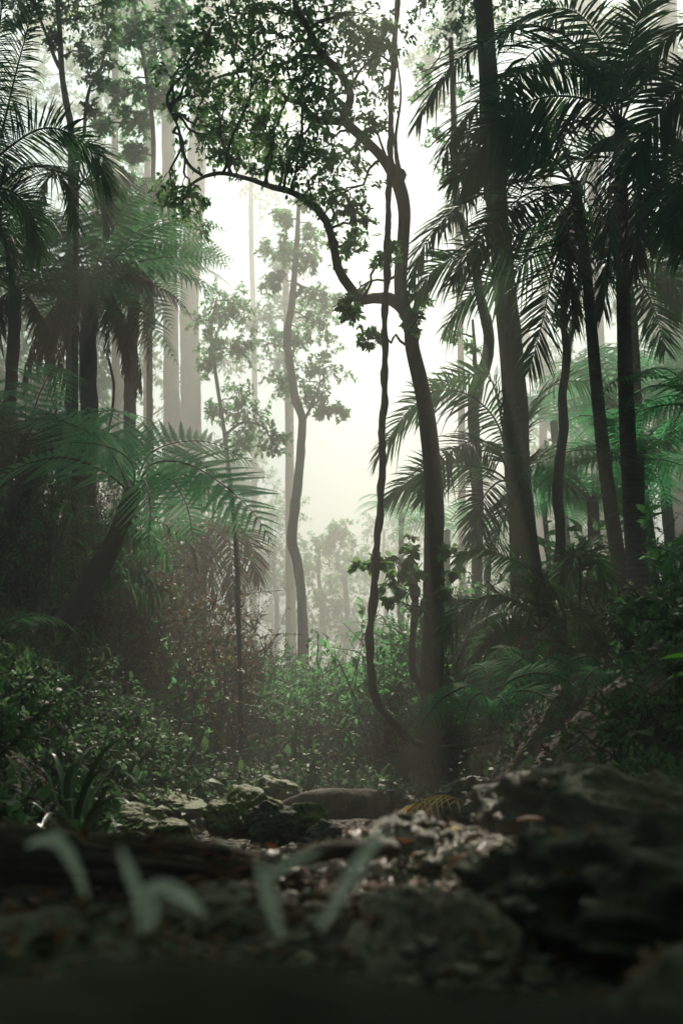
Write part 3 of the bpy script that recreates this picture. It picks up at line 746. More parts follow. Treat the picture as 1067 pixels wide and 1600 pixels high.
palm('palm', 'palm with the leaning slim dark trunk on the right, ending below the other crown', [(992, 1000, Y, 16), (975, 920, Y, 13), (962, 850, Y, 11.8), (946, 740, Y, 11), (931, 600, Y, 10), (919, 460, Y, 9.2), (907, 350, Y, 8.5), (898, 285, Y, 8)],
     [[(898, 285, Y), (860, 275, Y - .2), (790, 290, Y - .5), (715, 325, Y - .7), (665, 380, Y - .8), (640, 440, Y - .8)],
      [(898, 290, Y), (865, 325, Y - .3), (805, 368, Y - .6), (735, 395, Y - .8), (680, 420, Y - .9), (652, 460, Y - 1)],
      [(898, 285, Y), (925, 290, Y), (948, 350, Y - .3), (950, 420, Y - .5), (942, 480, Y - .6)],
      [(898, 290, Y), (885, 350, Y - .2), (862, 430, Y - .4), (845, 510, Y - .5), (826, 580, Y - .6)],
      [(898, 285, Y), (870, 215, Y), (825, 180, Y - .2), (770, 190, Y - .4), (720, 230, Y - .5)],
      [(898, 280, Y), (930, 225, Y + .2), (985, 225, Y + .4), (1030, 270, Y + .5), (1050, 330, Y + .6)],
      [(898, 290, Y), (905, 370, Y + .3), (900, 460, Y + .5), (890, 540, Y + .6)],
      [(898, 285, Y), (850, 250, Y + .5), (790, 250, Y + .9), (730, 290, Y + 1.1), (700, 350, Y + 1.2)],
      [(898, 288, Y), (870, 330, Y + .5), (830, 400, Y + .9), (790, 430, Y + 1), (740, 455, Y + 1.1), (698, 508, Y + 1.1)],
      [(898, 285, Y), (850, 240, Y - .3), (765, 235, Y - .6), (705, 285, Y - .8)], [(898, 285, Y), (840, 310, Y - .8), (770, 350, Y - 1.1), (705, 440, Y - 1.3)],
      [(898, 285, Y), (830, 300, Y - 1), (780, 340, Y - 1.5), (745, 400, Y - 1.7)]], .58, .034, n=48, dead=[[(898, 300, Y), (886, 335, Y - .3), (888, 410, Y - .4), (893, 490, Y - .4)]])
Y = 12.5
palm('palm', 'palm crown in the right background, its fan-shaped frond drooping near the right edge', [(1000, 860, Y, 9), (995, 650, Y, 8), (988, 500, Y, 7.5), (975, 412, Y, 7)],
     [[(975, 412, Y), (1000, 440, Y - .2), (1022, 485, Y - .3), (1038, 545, Y - .4)],
      [(975, 412, Y), (1010, 405, Y), (1045, 430, Y), (1070, 480, Y)],
      [(975, 412, Y), (950, 420, Y), (938, 460, Y - .2), (930, 520, Y - .3)],
      [(975, 412, Y), (1000, 370, Y), (1040, 350, Y), (1080, 370, Y)],
      [(975, 412, Y), (950, 360, Y), (915, 340, Y + .2), (880, 370, Y + .2)],
      [(975, 412, Y), (985, 340, Y), (1010, 300, Y), (1045, 290, Y)]], .5, .036, n=40)
Y = 8.5
palm('palm', 'dark palm whose fronds reach in from beyond the right edge at the top', [(1190, 1000, Y, 18), (1180, 500, Y, 15), (1170, 180, Y, 12)],
     [[(1170, 180, Y), (1120, 120, Y), (1070, 130, Y), (1020, 190, Y), (990, 265, Y)], [(1170, 185, Y), (1120, 190, Y), (1080, 230, Y), (1050, 300, Y), (1035, 370, Y)],
      [(1170, 180, Y), (1130, 60, Y), (1085, 40, Y), (1030, 70, Y), (1000, 120, Y)], [(1170, 180, Y), (1110, 250, Y), (1080, 330, Y), (1070, 400, Y)]], .5, .034, n=44)
Y = 13.0
palm('small_palm', 'small palm arching its pale-tipped fronds left across the sinuous trunk', [(806, 1000, Y, 7), (803, 900, Y, 6.5), (800, 800, Y, 6), (797, 745, Y, 5.5)],
     [[(797, 745, Y), (778, 665, Y), (740, 622, Y - .1), (690, 610, Y - .2), (640, 640, Y - .3), (588, 715, Y - .4)],
      [(797, 755, Y), (768, 735, Y), (722, 728, Y - .2), (660, 738, Y - .3), (607, 778, Y - .4)],
      [(797, 745, Y), (770, 600, Y + .3), (735, 585, Y + .5), (690, 600, Y + .6), (655, 640, Y + .7)],
      [(797, 750, Y), (775, 755, Y - .4), (752, 785, Y - .7), (740, 850, Y - .9)],
      [(797, 745, Y), (830, 640, Y + .5), (870, 600, Y + .9), (920, 600, Y + 1.1), (960, 640, Y + 1.2)],
      [(797, 750, Y), (830, 720, Y + .3), (860, 725, Y + .6), (885, 760, Y + .7)],
      [(797, 750, Y), (775, 700, Y - .5), (735, 690, Y - .9), (690, 720, Y - 1.1), (660, 780, Y - 1.2)],
      [(797, 750, Y), (790, 800, Y + .3), (770, 850, Y + .5), (765, 890, Y + .5)]], .52, .034, 'palm', n=44)
Y = 9.0
palm('small_palm', 'low palm with glossy drooping fronds at the foot of the thickest trunk', [], 
     [[(845, 985, Y), (815, 945, Y), (770, 930, Y), (725, 950, Y), (690, 1000, Y)], [(845, 985, Y), (830, 900, Y + .2), (795, 872, Y + .3), (750, 858, Y + .4), (715, 870, Y + .4)],
      [(845, 985, Y), (800, 985, Y - .3), (760, 1000, Y - .5), (735, 1045, Y - .6)], [(845, 985, Y), (840, 930, Y), (850, 905, Y - .3), (870, 930, Y - .5)],
      [(845, 985, Y), (800, 960, Y + .4), (755, 965, Y + .6), (725, 1010, Y + .7)], [(845, 985, Y), (880, 950, Y), (915, 960, Y), (940, 1000, Y)]], .32, .022, 'palm', base=P(850, 1010, Y), n=42, rr=.012)
Y = 9.5
palm('small_palm', 'small dark palm with a hanging tuft of leaflets right of the wavy trunk', [],
     [[(905, 985, Y), (905, 900, Y), (895, 870, Y), (880, 885, Y), (872, 925, Y)], [(905, 985, Y), (908, 900, Y), (920, 868, Y), (938, 880, Y), (948, 925, Y)],
      [(905, 985, Y), (906, 890, Y), (900, 860, Y - .3), (896, 880, Y - .5), (893, 930, Y - .6)], [(905, 985, Y), (906, 890, Y), (915, 860, Y + .4), (935, 865, Y + .7), (950, 895, Y + .8)]], .28, .022, 'palm', base=P(905, 1005, Y), n=30, rr=.009, start=.5)
Y = 9.0
palm('palm', 'palm at the upper left corner, its long upright frond combed to one side', [(-70, 1000, Y, 20), (-75, 700, Y, 17), (-70, 450, Y, 14), (-62, 350, Y, 12)],
     [[(-62, 350, Y), (-20, 280, Y), (5, 200, Y), (24, 120, Y), (44, 45, Y), (62, -15, Y)], [(-62, 350, Y), (-20, 265, Y), (35, 216, Y), (75, 200, Y - .1), (115, 212, Y - .2), (150, 245, Y - .2), (172, 295, Y - .2)],
      [(-62, 350, Y), (0, 290, Y), (45, 262, Y), (85, 268, Y), (112, 300, Y), (122, 350, Y)], [(-62, 350, Y), (-20, 300, Y), (20, 300, Y), (50, 335, Y), (65, 395, Y)],
      [(-62, 350, Y), (-30, 200, Y + .4), (-5, 90, Y + .6), (5, 0, Y + .7)], [(-62, 350, Y), (-30, 330, Y - .4), (0, 350, Y - .6), (20, 420, Y - .7)]], .46, .017, n=72)
Y = 11.5
palm('small_palm', 'palm frond spray behind the tall tree fern at the left', [(118, 900, Y, 6), (118, 500, Y, 5), (120, 300, Y, 4.5)],
     [[(120, 300, Y), (128, 240, Y), (150, 232, Y), (172, 255, Y), (182, 300, Y)], [(120, 300, Y), (100, 270, Y), (75, 280, Y), (60, 330, Y)], [(120, 300, Y), (135, 280, Y), (160, 300, Y), (170, 345, Y)]], .42, .028, n=34)

palm('palm', 'small palm with rusty dead hanging fronds left of the thin sapling', [(318, 1080, 14.5, 6), (318, 920, 14.5, 5.5), (320, 845, 14.5, 5)],
     [[(320, 840, 14.5), (330, 810, 14.4), (352, 820, 14.3), (362, 875, 14.3), (364, 945, 14.3)], [(320, 840, 14.5), (312, 810, 14.4), (295, 820, 14.3), (284, 875, 14.2), (280, 935, 14.2)],
      [(320, 840, 14.5), (322, 815, 14.2), (330, 845, 14), (334, 925, 13.9)], [(320, 840, 14.5), (345, 815, 14.7), (385, 835, 14.9), (405, 905, 15)], [(320, 840, 14.5), (300, 820, 14.7), (262, 845, 14.8), (245, 915, 14.8)],
      [(320, 840, 14.5), (316, 820, 14.0), (306, 855, 13.8), (302, 945, 13.7)]], .42, .03, 'shrub_brown', n=34)

# ------------------------------------------------------------------ tree ferns
def tree_fern(name, label, trunk, fronds=(), arcs=(), leafm='fern_dark', plen=.42, npin=26, npn=15, skirt=0, bark='bark_dark', base=None, dead=(), droop=.3, group=None, trough=.25, face=0.0):
    b = P(*trunk[0][:3]) if trunk else base
    root = thing(name, label, 'fern', b, group)
    top = b
    if trunk:
        g = G(); p, r = px_path(trunk, 50); p, r = to_ground(p, r); tube(g, p, r, 12, trough, seed=len(label)); g.build('trunk', M[bark], root); top = p[-1]
    jobs = [(np.array([P(*q[:3]) for q in f]), leafm) for f in fronds] + [(arc_pts(top, *e), leafm) for e in arcs] + [(arc_pts(top, *e), 'dead') for e in dead]
    for pts, lm in jobs:
        gl, gr = G(), G()
        L = np.linalg.norm(np.diff(pts, axis=0), axis=1).sum()
        fern_frond(gl, gr, pts, int(npin * .86), plen * 1.12 * min(1, .35 + L * .33), npn, droop, roll=(-np.sign(pts[-1][0] - pts[0][0]) * face + rng.uniform(-.25, .25)) if face else rng.uniform(-.5, .5))
        f = gl.build('frond' if lm != 'dead' else 'dead_frond', M[lm], root)
        s = gr.build('frond_stalk', M['stem'], root); s.parent = f
    for k in range(skirt):
        az = rng.uniform(0, 2 * math.pi)
        s0 = top + np.array([math.cos(az), math.sin(az), 0]) * .14
        gl, gr = G(), G()
        pts = arc_pts(s0, az, rng.uniform(.9, 1.9), -50, -88)
        palm_frond(gl, gr, pts, 26, .2, .03, .9, .05, -.6, .010, .25)
        f = gl.build('dead_frond', M['dead'], root)
        s = gr.build('frond_stalk', M['dead'], root); s.parent = f
    return root

Y = 9.0
tree_fern('tree_fern', 'leaning tree fern with a bent dark trunk and bright green fronds at left', [(-10, 1150, Y, 24), (30, 1075, Y, 21), (75, 1008, Y, 19), (120, 945, Y, 18), (160, 882, Y, 17), (188, 825, Y, 15), (205, 778, Y, 14), (208, 765, Y, 13)],
     [[(207, 772, Y), (210, 735, Y - .2), (190, 708, Y - .5), (155, 695, Y - .8), (100, 690, Y - 1.1)],
      [(207, 772, Y), (238, 726, Y - .2), (290, 724, Y - .4), (345, 755, Y - .6), (395, 800, Y - .7), (428, 852, Y - .7)],
      [(207, 772, Y), (236, 742, Y - .3), (268, 752, Y - .5), (292, 790, Y - .6), (303, 845, Y - .7)],
      [(207, 772, Y), (160, 735, Y + .2), (95, 715, Y + .3), (20, 735, Y + .4), (-30, 780, Y + .4)],
      [(207, 772, Y), (160, 690, Y + .4), (80, 655, Y + .8), (0, 665, Y + 1)],
      [(207, 772, Y), (240, 705, Y + .5), (320, 690, Y + .9), (400, 725, Y + 1.2)],
      [(207, 772, Y), (225, 750, Y - .6), (235, 790, Y - 1), (232, 850, Y - 1.1)],
      [(207, 772, Y), (205, 705, Y + .6), (195, 680, Y + 1.2), (180, 690, Y + 1.7)],
      [(207, 772, Y), (250, 745, Y - .1), (300, 745, Y), (350, 785, Y + .1), (385, 840, Y + .1)]],
     leafm='fern_painted_lit', plen=.47, npin=30, npn=20, skirt=0, droop=.12, face=.85)
A = math.pi
Y = 13.0
rnd_arcs = lambda n, L0, L1, e0=(25, 60), e1=(-65, -30): [(k * 2 * A / n + rng.uniform(-.3, .3), rng.uniform(L0, L1), rng.uniform(*e0), rng.uniform(*e1)) for k in range(n)]
tree_fern('tree_fern', 'tall tree fern with a thick brown skirt of dead hanging fronds at left', [(138, 1000, Y, 17), (136, 800, Y, 15), (139, 650, Y, 14), (138, 540, Y, 13), (143, 440, Y, 12)], [],
     rnd_arcs(19, 1.9, 2.6, (15, 60), (-55, -15)), plen=.40, skirt=24, dead=[(.3, 1.7, 25, -60), (-.5, 1.6, 15, -70), (.9, 1.5, 5, -75)])
Y = 11.5
tree_fern('tree_fern', 'dark tree fern at the left edge, its drooping crown level with the skirted one', [(14, 1000, Y, 13), (10, 750, Y, 11), (20, 560, Y, 10), (25, 460, Y, 10)], [],
     rnd_arcs(16, 1.5, 2.2, (15, 60), (-55, -15)), plen=.38, skirt=8)
Y = 15.5
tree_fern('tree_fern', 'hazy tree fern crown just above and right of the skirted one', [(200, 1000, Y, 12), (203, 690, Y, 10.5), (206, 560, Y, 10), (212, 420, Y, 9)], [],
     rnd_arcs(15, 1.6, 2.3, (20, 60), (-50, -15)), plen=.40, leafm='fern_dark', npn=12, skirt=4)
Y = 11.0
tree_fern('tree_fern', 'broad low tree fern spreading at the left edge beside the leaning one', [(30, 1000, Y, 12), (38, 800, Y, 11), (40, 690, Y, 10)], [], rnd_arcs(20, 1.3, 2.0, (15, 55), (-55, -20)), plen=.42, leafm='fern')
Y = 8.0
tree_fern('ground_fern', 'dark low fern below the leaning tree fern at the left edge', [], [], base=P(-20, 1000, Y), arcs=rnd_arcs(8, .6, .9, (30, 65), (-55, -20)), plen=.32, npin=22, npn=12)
# right side
Y = 12.5
tree_fern('tree_fern', 'domed tree fern with deep green drooping fronds behind the two slim palms', [(995, 950, Y, 14), (995, 820, Y, 13), (990, 720, Y, 12)], [], rnd_arcs(26, 1.3, 1.9, (15, 60), (-75, -45)), plen=.42, leafm='fern')
Y = 10.5
tree_fern('tree_fern', 'tree fern leaning in from the right edge, above the domed one', [(1110, 1000, Y, 14), (1105, 800, Y, 13), (1098, 640, Y, 12)], [], rnd_arcs(20, 1.0, 1.6, (20, 60), (-70, -40)), plen=.36, leafm='fern')
Y = 14.5
tree_fern('tree_fern', 'lower domed tree fern between the wavy trunk and the leaning slim palm', [(930, 950, Y, 11), (928, 860, Y, 10), (925, 785, Y, 9.5)], [], rnd_arcs(20, 1.2, 1.8, (20, 60), (-70, -40)), plen=.4, leafm='fern')
Y = 20
far_fern = tree_fern('tree_fern', 'hazy tree fern farther back on the right slope, nearest the slim palms', [(958, 800, Y, 9), (956, 700, Y, 8), (955, 610, Y, 8)], [], rnd_arcs(12, 1.8, 2.4, (30, 60), (-55, -25)), plen=.5, npin=22, npn=10, leafm='fern')
for px, py, yy, s, lb in [(1035, 600, 21, 1.0, 'hazy tree fern at the right edge below the broad faint trunk'), (880, 660, 23, .9, 'hazy tree fern seen just right of the thickest trunk'),
                          (1010, 655, 18, .9, 'hazy tree fern half hidden behind the straighter slim palm'), (630, 800, 26, .7, 'faint tree fern in the mist behind the small arching palm'),
                          (700, 830, 24, .8, 'faint tree fern in the mist left of the thickest trunk')]:
    t = P(px, py, yy); o = np.array(P(955, 610, 20)) - np.array(far_fern.location)
    copy_thing(far_fern, t - o * s, rng.uniform(0, 6), s, lb)
# ferns on the right bank in front
Y = 7.5
tree_fern('ground_fern', 'sharp fern spray drooping over the dark bank at the foot of the sinuous tree', [],
     [[(765, 1120, Y), (740, 1075, Y - .1), (705, 1082, Y - .2), (672, 1112, Y - .3), (643, 1158, Y - .3)],
      [(765, 1120, Y), (790, 1070, Y - .2), (830, 1052, Y - .3), (868, 1056, Y - .4), (902, 1076, Y - .4)],
      [(765, 1120, Y), (795, 1085, Y - .3), (830, 1080, Y - .5), (860, 1095, Y - .6), (885, 1118, Y - .6)],
      [(765, 1120, Y), (775, 1090, Y - .4), (790, 1100, Y - .6), (803, 1145, Y - .7)],
      [(765, 1120, Y), (755, 1085, Y - .3), (735, 1095, Y - .5), (722, 1135, Y - .6)],
      [(765, 1120, Y), (760, 1050, Y + .3), (740, 1040, Y + .5), (710, 1055, Y + .6)]], base=P(768, 1140, Y), leafm='fern', plen=.30, npin=28, npn=16, face=.6)
Y = 8.3
tree_fern('ground_fern', 'arching grey-green fern on the bank just right of the thickest trunk base', [],
     [[(830, 1065, Y), (835, 1020, Y), (858, 1003, Y), (888, 1012, Y)], [(830, 1065, Y), (815, 1020, Y), (790, 1010, Y - .2), (765, 1030, Y - .3)], [(830, 1065, Y), (850, 1030, Y - .3), (880, 1035, Y - .4), (900, 1060, Y - .5)],
      [(830, 1065, Y), (820, 1030, Y - .4), (800, 1040, Y - .6), (785, 1070, Y - .7)]], base=P(832, 1080, Y), leafm='fern', face=.5, plen=.26, npin=22, npn=13)
Y = 7.8
tree_fern('ground_fern', 'flat spreading fern on the right bank in front of the slim palms', [],
     [[(950, 1075, Y), (930, 1030, Y), (900, 1030, Y), (870, 1055, Y)], [(950, 1075, Y), (965, 1028, Y), (1000, 1022, Y), (1035, 1045, Y)], [(950, 1075, Y), (955, 1040, Y - .3), (975, 1050, Y - .5), (995, 1085, Y - .6)],
      [(950, 1075, Y), (935, 1045, Y - .3), (915, 1060, Y - .5), (905, 1090, Y - .6)]], base=P(950, 1090, Y), leafm='fern', face=.5, plen=.26, npin=22, npn=13)
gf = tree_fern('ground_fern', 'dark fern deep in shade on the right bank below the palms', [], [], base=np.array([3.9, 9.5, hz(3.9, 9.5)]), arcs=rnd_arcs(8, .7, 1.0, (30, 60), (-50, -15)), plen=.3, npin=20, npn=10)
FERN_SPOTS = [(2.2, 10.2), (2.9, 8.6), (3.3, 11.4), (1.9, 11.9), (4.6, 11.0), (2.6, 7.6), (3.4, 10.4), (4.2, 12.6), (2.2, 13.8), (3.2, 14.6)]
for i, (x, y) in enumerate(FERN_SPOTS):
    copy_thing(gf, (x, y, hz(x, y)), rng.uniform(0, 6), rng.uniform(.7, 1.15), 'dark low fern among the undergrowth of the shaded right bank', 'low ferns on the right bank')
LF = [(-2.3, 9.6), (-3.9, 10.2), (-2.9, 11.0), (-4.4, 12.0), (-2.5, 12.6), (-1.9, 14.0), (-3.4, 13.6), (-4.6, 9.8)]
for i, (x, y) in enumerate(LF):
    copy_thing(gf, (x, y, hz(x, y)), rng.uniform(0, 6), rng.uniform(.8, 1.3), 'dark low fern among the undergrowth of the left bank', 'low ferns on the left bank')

# ------------------------------------------------------------------ undergrowth
def make_shrub(name, label, leafm, h=1.3, spread=.7, nst=9, leaf=.06, nl=7, ntw=9, wr=.45, loc=(0, 0, 0), tm=LEAF_LITE, low=.15):
    root = thing(name, label, 'shrub', loc)
    gl, gw = G(), G(); L0 = np.array(loc, float)
    for k in range(nst):
        a = rng.uniform(0, 2 * A); rr = spread * math.sqrt(rng.uniform(.05, 1))
        tip = L0 + np.array([math.cos(a) * rr, math.sin(a) * rr, h * rng.uniform(.55, 1.0) * (1 - .3 * rr / spread)])
        sp = bough(gw, L0 + rng.normal(0, .04, 3) * [1, 1, 0], tip, .011, .004, 4, .18, sag=.12)
        for j in range(ntw):
            s = sp[rng.integers(max(1, int(len(sp) * low)), len(sp))]
            d = nrm(rdir(1)[0] + np.array([0, 0, .25])); tl = rng.uniform(.16, .34) * h ** .5
            tt = np.linspace(0, 1, 3)[:, None]
            tube(gw, s + d * tl * tt, [.004, .003, .002], 3, cap=False)
            u = rng.uniform(.1, 1, nl)[:, None]
            lp = s + d * tl * u
            ld = nrm(d * .5 + rdir(nl) * .8 + np.array([0, 0, -.1]))
            ls = leaf * rng.uniform(.6, 1.25, nl) * rng.choice([.7, 1.0, 1.7], p=[.4, .38, .22])
            leaves(gl, lp, ld, ls, ls * wr, tm, .75)
    gl.build('foliage', M[leafm], root); gw.build('stem', M['stem'], root)
    return root

protos = {
    'fine': make_shrub('shrub', 'x', 'shrub', 1.5, .75, 11, .066, 8, 13),
    'broad': make_shrub('shrub', 'x', 'leaf_mid', 1.4, .7, 9, .10, 6, 9, .5),
    'brown': make_shrub('shrub', 'x', 'shrub_brown', 1.3, .75, 11, .06, 8, 12, .35),
    'mid': make_shrub('shrub', 'x', 'leaf_mid', 1.7, .8, 11, .065, 8, 13, .42),
    'low': make_shrub('low_plant', 'x', 'shrub', .6, .55, 10, .072, 7, 8, .5),
}
protos['tall'] = make_shrub('shrub', 'x', 'shrub', 3.0, 1.15, 18, .062, 9, 26, .45, low=.25)
tag(protos['low'], cat='plant')
used = set()
def put(kind, x, y, s, label, group, rz=None):
    r = protos[kind]; z = hz(x, y) - .03
    rz = rng.uniform(0, 6.28) if rz is None else rz
    if kind not in used:
        used.add(kind); r.location = (x, y, z); r.rotation_euler = (0, 0, rz); r.scale = (s, s, s)
        r['label'] = label; r['group'] = group; return r
    return copy_thing(r, (x, y, z), rz, s, label, group)

def poisson(n, xr, yr, dmin, ok=lambda x, y: True, tries=4000):
    out = []
    for _ in range(tries):
        x, y = rng.uniform(*xr), rng.uniform(*yr)
        if ok(x, y) and all((x - a) ** 2 + (y - b) ** 2 > dmin * dmin for a, b in out):
            out.append((x, y))
            if len(out) >= n: break
    return out

lab = {
    'L': ('small-leaved shrub in the dark undergrowth covering the left bank', 'shrubs on the left bank'),
    'LB': ('brownish shrub in the warm-lit undergrowth left of the central trunk', 'brownish shrubs left of the centre'),
    'C': ('green shrub in the misty hollow below the central trunk', 'shrubs in the misty hollow'),
    'R': ('dark shrub among the undergrowth of the right bank', 'shrubs on the right bank'),
    'R2': ('low dark plant on the steep shaded bank above the big boulder', 'low plants on the shaded right bank'),
    'L2': ('low dark plant on the shaded left bank around the strap-leaved plant', 'low plants on the shaded left bank'),
    'F': ('pale green bush far back in the mist of the valley', 'far bushes in the mist'),
    'T': ('fine-leaved leafy bush just behind the foot of the sinuous tree', 'bushes behind the sinuous tree'),
    'W': ('low leafy plant along the foot of the banks behind the creek stones', 'low plants along the creek'),
}
for x, y in poisson(42, (-6.2, -1.6), (7.0, 16), .55, lambda x, y: x > -.36 * y - 1.0 and not (y < 9.6 and x < -1.1)):
    put(['fine', 'broad', 'mid', 'broad'][rng.integers(4)], x, y, rng.uniform(.7, 1.15), *lab['L'])
for x, y in poisson(32, (-4.5, -.6), (10.5, 17), .6, lambda x, y: x > -.28 * y):
    put(['brown', 'brown', 'fine'][rng.integers(3)], x, y, rng.uniform(.75, 1.2), *lab['LB'])
for x, y in poisson(40, (-2.2, 2.0), (13, 22), .65):
    s = rng.uniform(.7, 1.05) * (1.0 if y < 17 else 1.25)
    put(['mid', 'fine', 'broad', 'mid'][rng.integers(4)], x, y, s, *lab['C'])
lab['H'] = ('tall fine-leaved bush rising out of the undergrowth on the left slope', 'tall bushes on the left slope')
lab['K'] = ('tall dark bush filling the slope behind the palm trunks on the right', 'tall bushes on the right slope')
protos['tall_brown'] = make_shrub('shrub', 'x', 'shrub_brown', 2.8, 1.1, 18, .06, 9, 24, .4, low=.25)
lab['HB'] = ('tall brownish bush in the warm-lit undergrowth left of the wavy central trunk', 'tall brownish bushes left of the centre')
for x, y in poisson(24, (-4.4, -.7), (10.5, 17), .7, lambda x, y: -.28 * y < x < -.13 * y):
    put('tall_brown', x, y, rng.uniform(.6, 1.0), *lab['HB'])
for x, y in poisson(26, (-7.5, -1.3), (10.5, 19), .9, lambda x, y: -.40 * y - .6 < x < -.20 * y):
    put('tall', x, y, rng.uniform(.65, 1.1), *lab['H'])
for x, y in poisson(5, (2.6, 8), (15.5, 20), 1.2, lambda x, y: .17 * y < x < .42 * y):
    put('tall', x, y, rng.uniform(.6, .95), *lab['K'])
protos['tall_broad'] = make_shrub('shrub', 'x', 'leaf_mid', 3.0, 1.2, 17, .10, 8, 22, .45, low=.3)
lab['M'] = ('tall soft-leaved green bush rising into the mist below the wavy central trunk', 'tall bushes in the misty hollow')
for x, y in poisson(30, (-2.6, 1.2), (12.8, 21), .75, lambda x, y: x > -.13 * y):
    put('tall_broad', x, y, rng.uniform(.55, .9) * (1 + .03 * (y - 14)), *lab['M'])
for x, y in poisson(8, (.5, 1.9), (12.5, 15.5), .5):
    put('tall_broad', x, y, rng.uniform(.75, 1.05), *lab['T'])
for x, y in poisson(10, (-2.0, 1.6), (22, 28), 1.0):
    put('tall', x, y, rng.uniform(.7, 1.1), *lab['C'])
for x, y in poisson(60, (1.25, 4.5), (3.6, 8.5), .32, lambda x, y: x < .38 * y + .5 and not (x < 2.6 and y > 5.6)):
    put('low', x, y, rng.uniform(.35, .8), *lab['R2'])
for x, y in poisson(50, (-4.5, -1.3), (3.8, 8.5), .32, lambda x, y: x > -.38 * y - .5 and math.hypot(x + 1.1, y - 4.0) > .75):
    put('low', x, y, rng.uniform(.5, .95), *lab['L2'])
for x, y in poisson(20, (.35, 2.2), (12.0, 15), .4):
    put(['mid', 'fine'][rng.integers(2)], x, y, rng.uniform(1.1, 1.6), *lab['T'])
for x, y in poisson(44, (1.3, 6.2), (7.2, 17), .6, lambda x, y: x < .36 * y + .8 and abs(x - 1) > .35 and not (y < 9.6 and .8 < x < 3.4)):
    put(['low', 'low', 'broad', 'low'][rng.integers(4)], x, y, rng.uniform(.3, .55), *lab['R'])
for x, y in poisson(34, (-14, 14), (20, 38), 1.3, lambda x, y: abs(x) < .42 * y):
    put(['mid', 'broad'][rng.integers(2)], x, y, rng.uniform(1.3, 2.2), *lab['F'])
for x, y in poisson(40, (-2.6, 2.6), (7.0, 12.5), .4, lambda x, y: not (-.7 < x < 2.4 and y < 9.5)):
    put('low', x, y, rng.uniform(.6, 1.1), *lab['W'])

# dark leafy bushes against the light, right side
for i, (px, py, Yb, s, lb) in enumerate([(960, 860, 13.2, 1.15, 'dark leafy bush seen between the two slim palm trunks'), (1045, 850, 12.6, 1.3, 'dark leafy bush at the right edge below the domed tree fern'),
                                         (915, 820, 13.4, 1.0, 'dark leafy bush just left of the leaning slim palm'), (1075, 900, 8.5, 1.2, 'dark bush at the right edge, lowest of those by the palms')]):
    t = P(px, py, Yb); z0 = hz(t[0], t[1]); r = protos['broad']
    hgt_need = max(.8, t[2] - z0)
    copy_thing(r, (t[0], t[1], z0), rng.uniform(0, 6), hgt_need / 1.15, lb, '')

# climbing plant with big rounded leaves on the liana and the trunk
root = thing('climbing_plant', 'climber with large rounded leaves between the liana and the sinuous trunk', 'climber', P(648, 1080, 10.6))
gl, gw = G(), G()
for (px, py, rp) in [(600, 868, 18), (618, 880, 20), (635, 890, 20), (645, 868, 18), (608, 905, 16), (630, 920, 18), (646, 905, 16), (590, 880, 8), (700, 860, 14), (704, 890, 15), (700, 930, 12), (696, 965, 10), (640, 845, 14), (650, 945, 12), (612, 935, 10), (560, 888, 7)]:
    Yb = rng.uniform(10.1, 10.7)
    blob(gl, gw, P(650 if px < 670 else 690, py + 30, 10.7), P(px, py, Yb), rp / FPX * Yb * 1.2, 3, 2, 4, .115, LEAF, .8, .008, .75, .45)
gl.build('foliage', M['leaf'], root); gw.build('stem', M['stem'], root)

# epiphytes and hanging trailing plants on the left below the leaning fern
for i, (px, py, Yb, lb) in enumerate([(215, 900, 9.4, 'hanging leafy epiphyte below the crown of the leaning tree fern'), (150, 960, 9.6, 'trailing epiphyte behind the middle of the leaning fern trunk')]):
    root = thing('epiphyte', lb, 'epiphyte', P(px, py - 90, Yb))
    gl, gr = G(), G()
    for k in range(9):
        az = rng.uniform(0, 6.28)
        palm_frond(gl, gr, arc_pts(P(px + rng.normal(0, 10), py - 80 + rng.normal(0, 12), Yb), az, rng.uniform(.5, .95), 10, -88), 16, .13, .026, .6, .1, 0, .005, .2)
    gl.build('foliage', M['fern_dark'], root); gr.build('stem', M['stem'], root)

# ------------------------------------------------------------------ distant forest
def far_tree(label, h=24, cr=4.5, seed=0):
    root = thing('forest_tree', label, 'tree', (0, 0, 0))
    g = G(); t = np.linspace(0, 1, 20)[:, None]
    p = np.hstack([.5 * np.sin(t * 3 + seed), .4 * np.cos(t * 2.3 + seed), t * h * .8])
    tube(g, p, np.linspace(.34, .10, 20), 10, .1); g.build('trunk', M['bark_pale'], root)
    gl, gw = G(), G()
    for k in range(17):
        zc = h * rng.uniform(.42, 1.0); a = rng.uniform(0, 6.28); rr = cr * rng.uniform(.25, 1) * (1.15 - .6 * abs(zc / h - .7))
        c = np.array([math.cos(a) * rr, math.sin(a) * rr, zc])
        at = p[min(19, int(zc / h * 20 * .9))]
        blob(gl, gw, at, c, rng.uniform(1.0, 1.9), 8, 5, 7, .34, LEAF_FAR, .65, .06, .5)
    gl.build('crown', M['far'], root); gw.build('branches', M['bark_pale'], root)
    return root
ft = [far_tree('x', 24, 4.2, 0), far_tree('x', 27, 4.8, 2), far_tree('x', 20, 3.6, 4)]
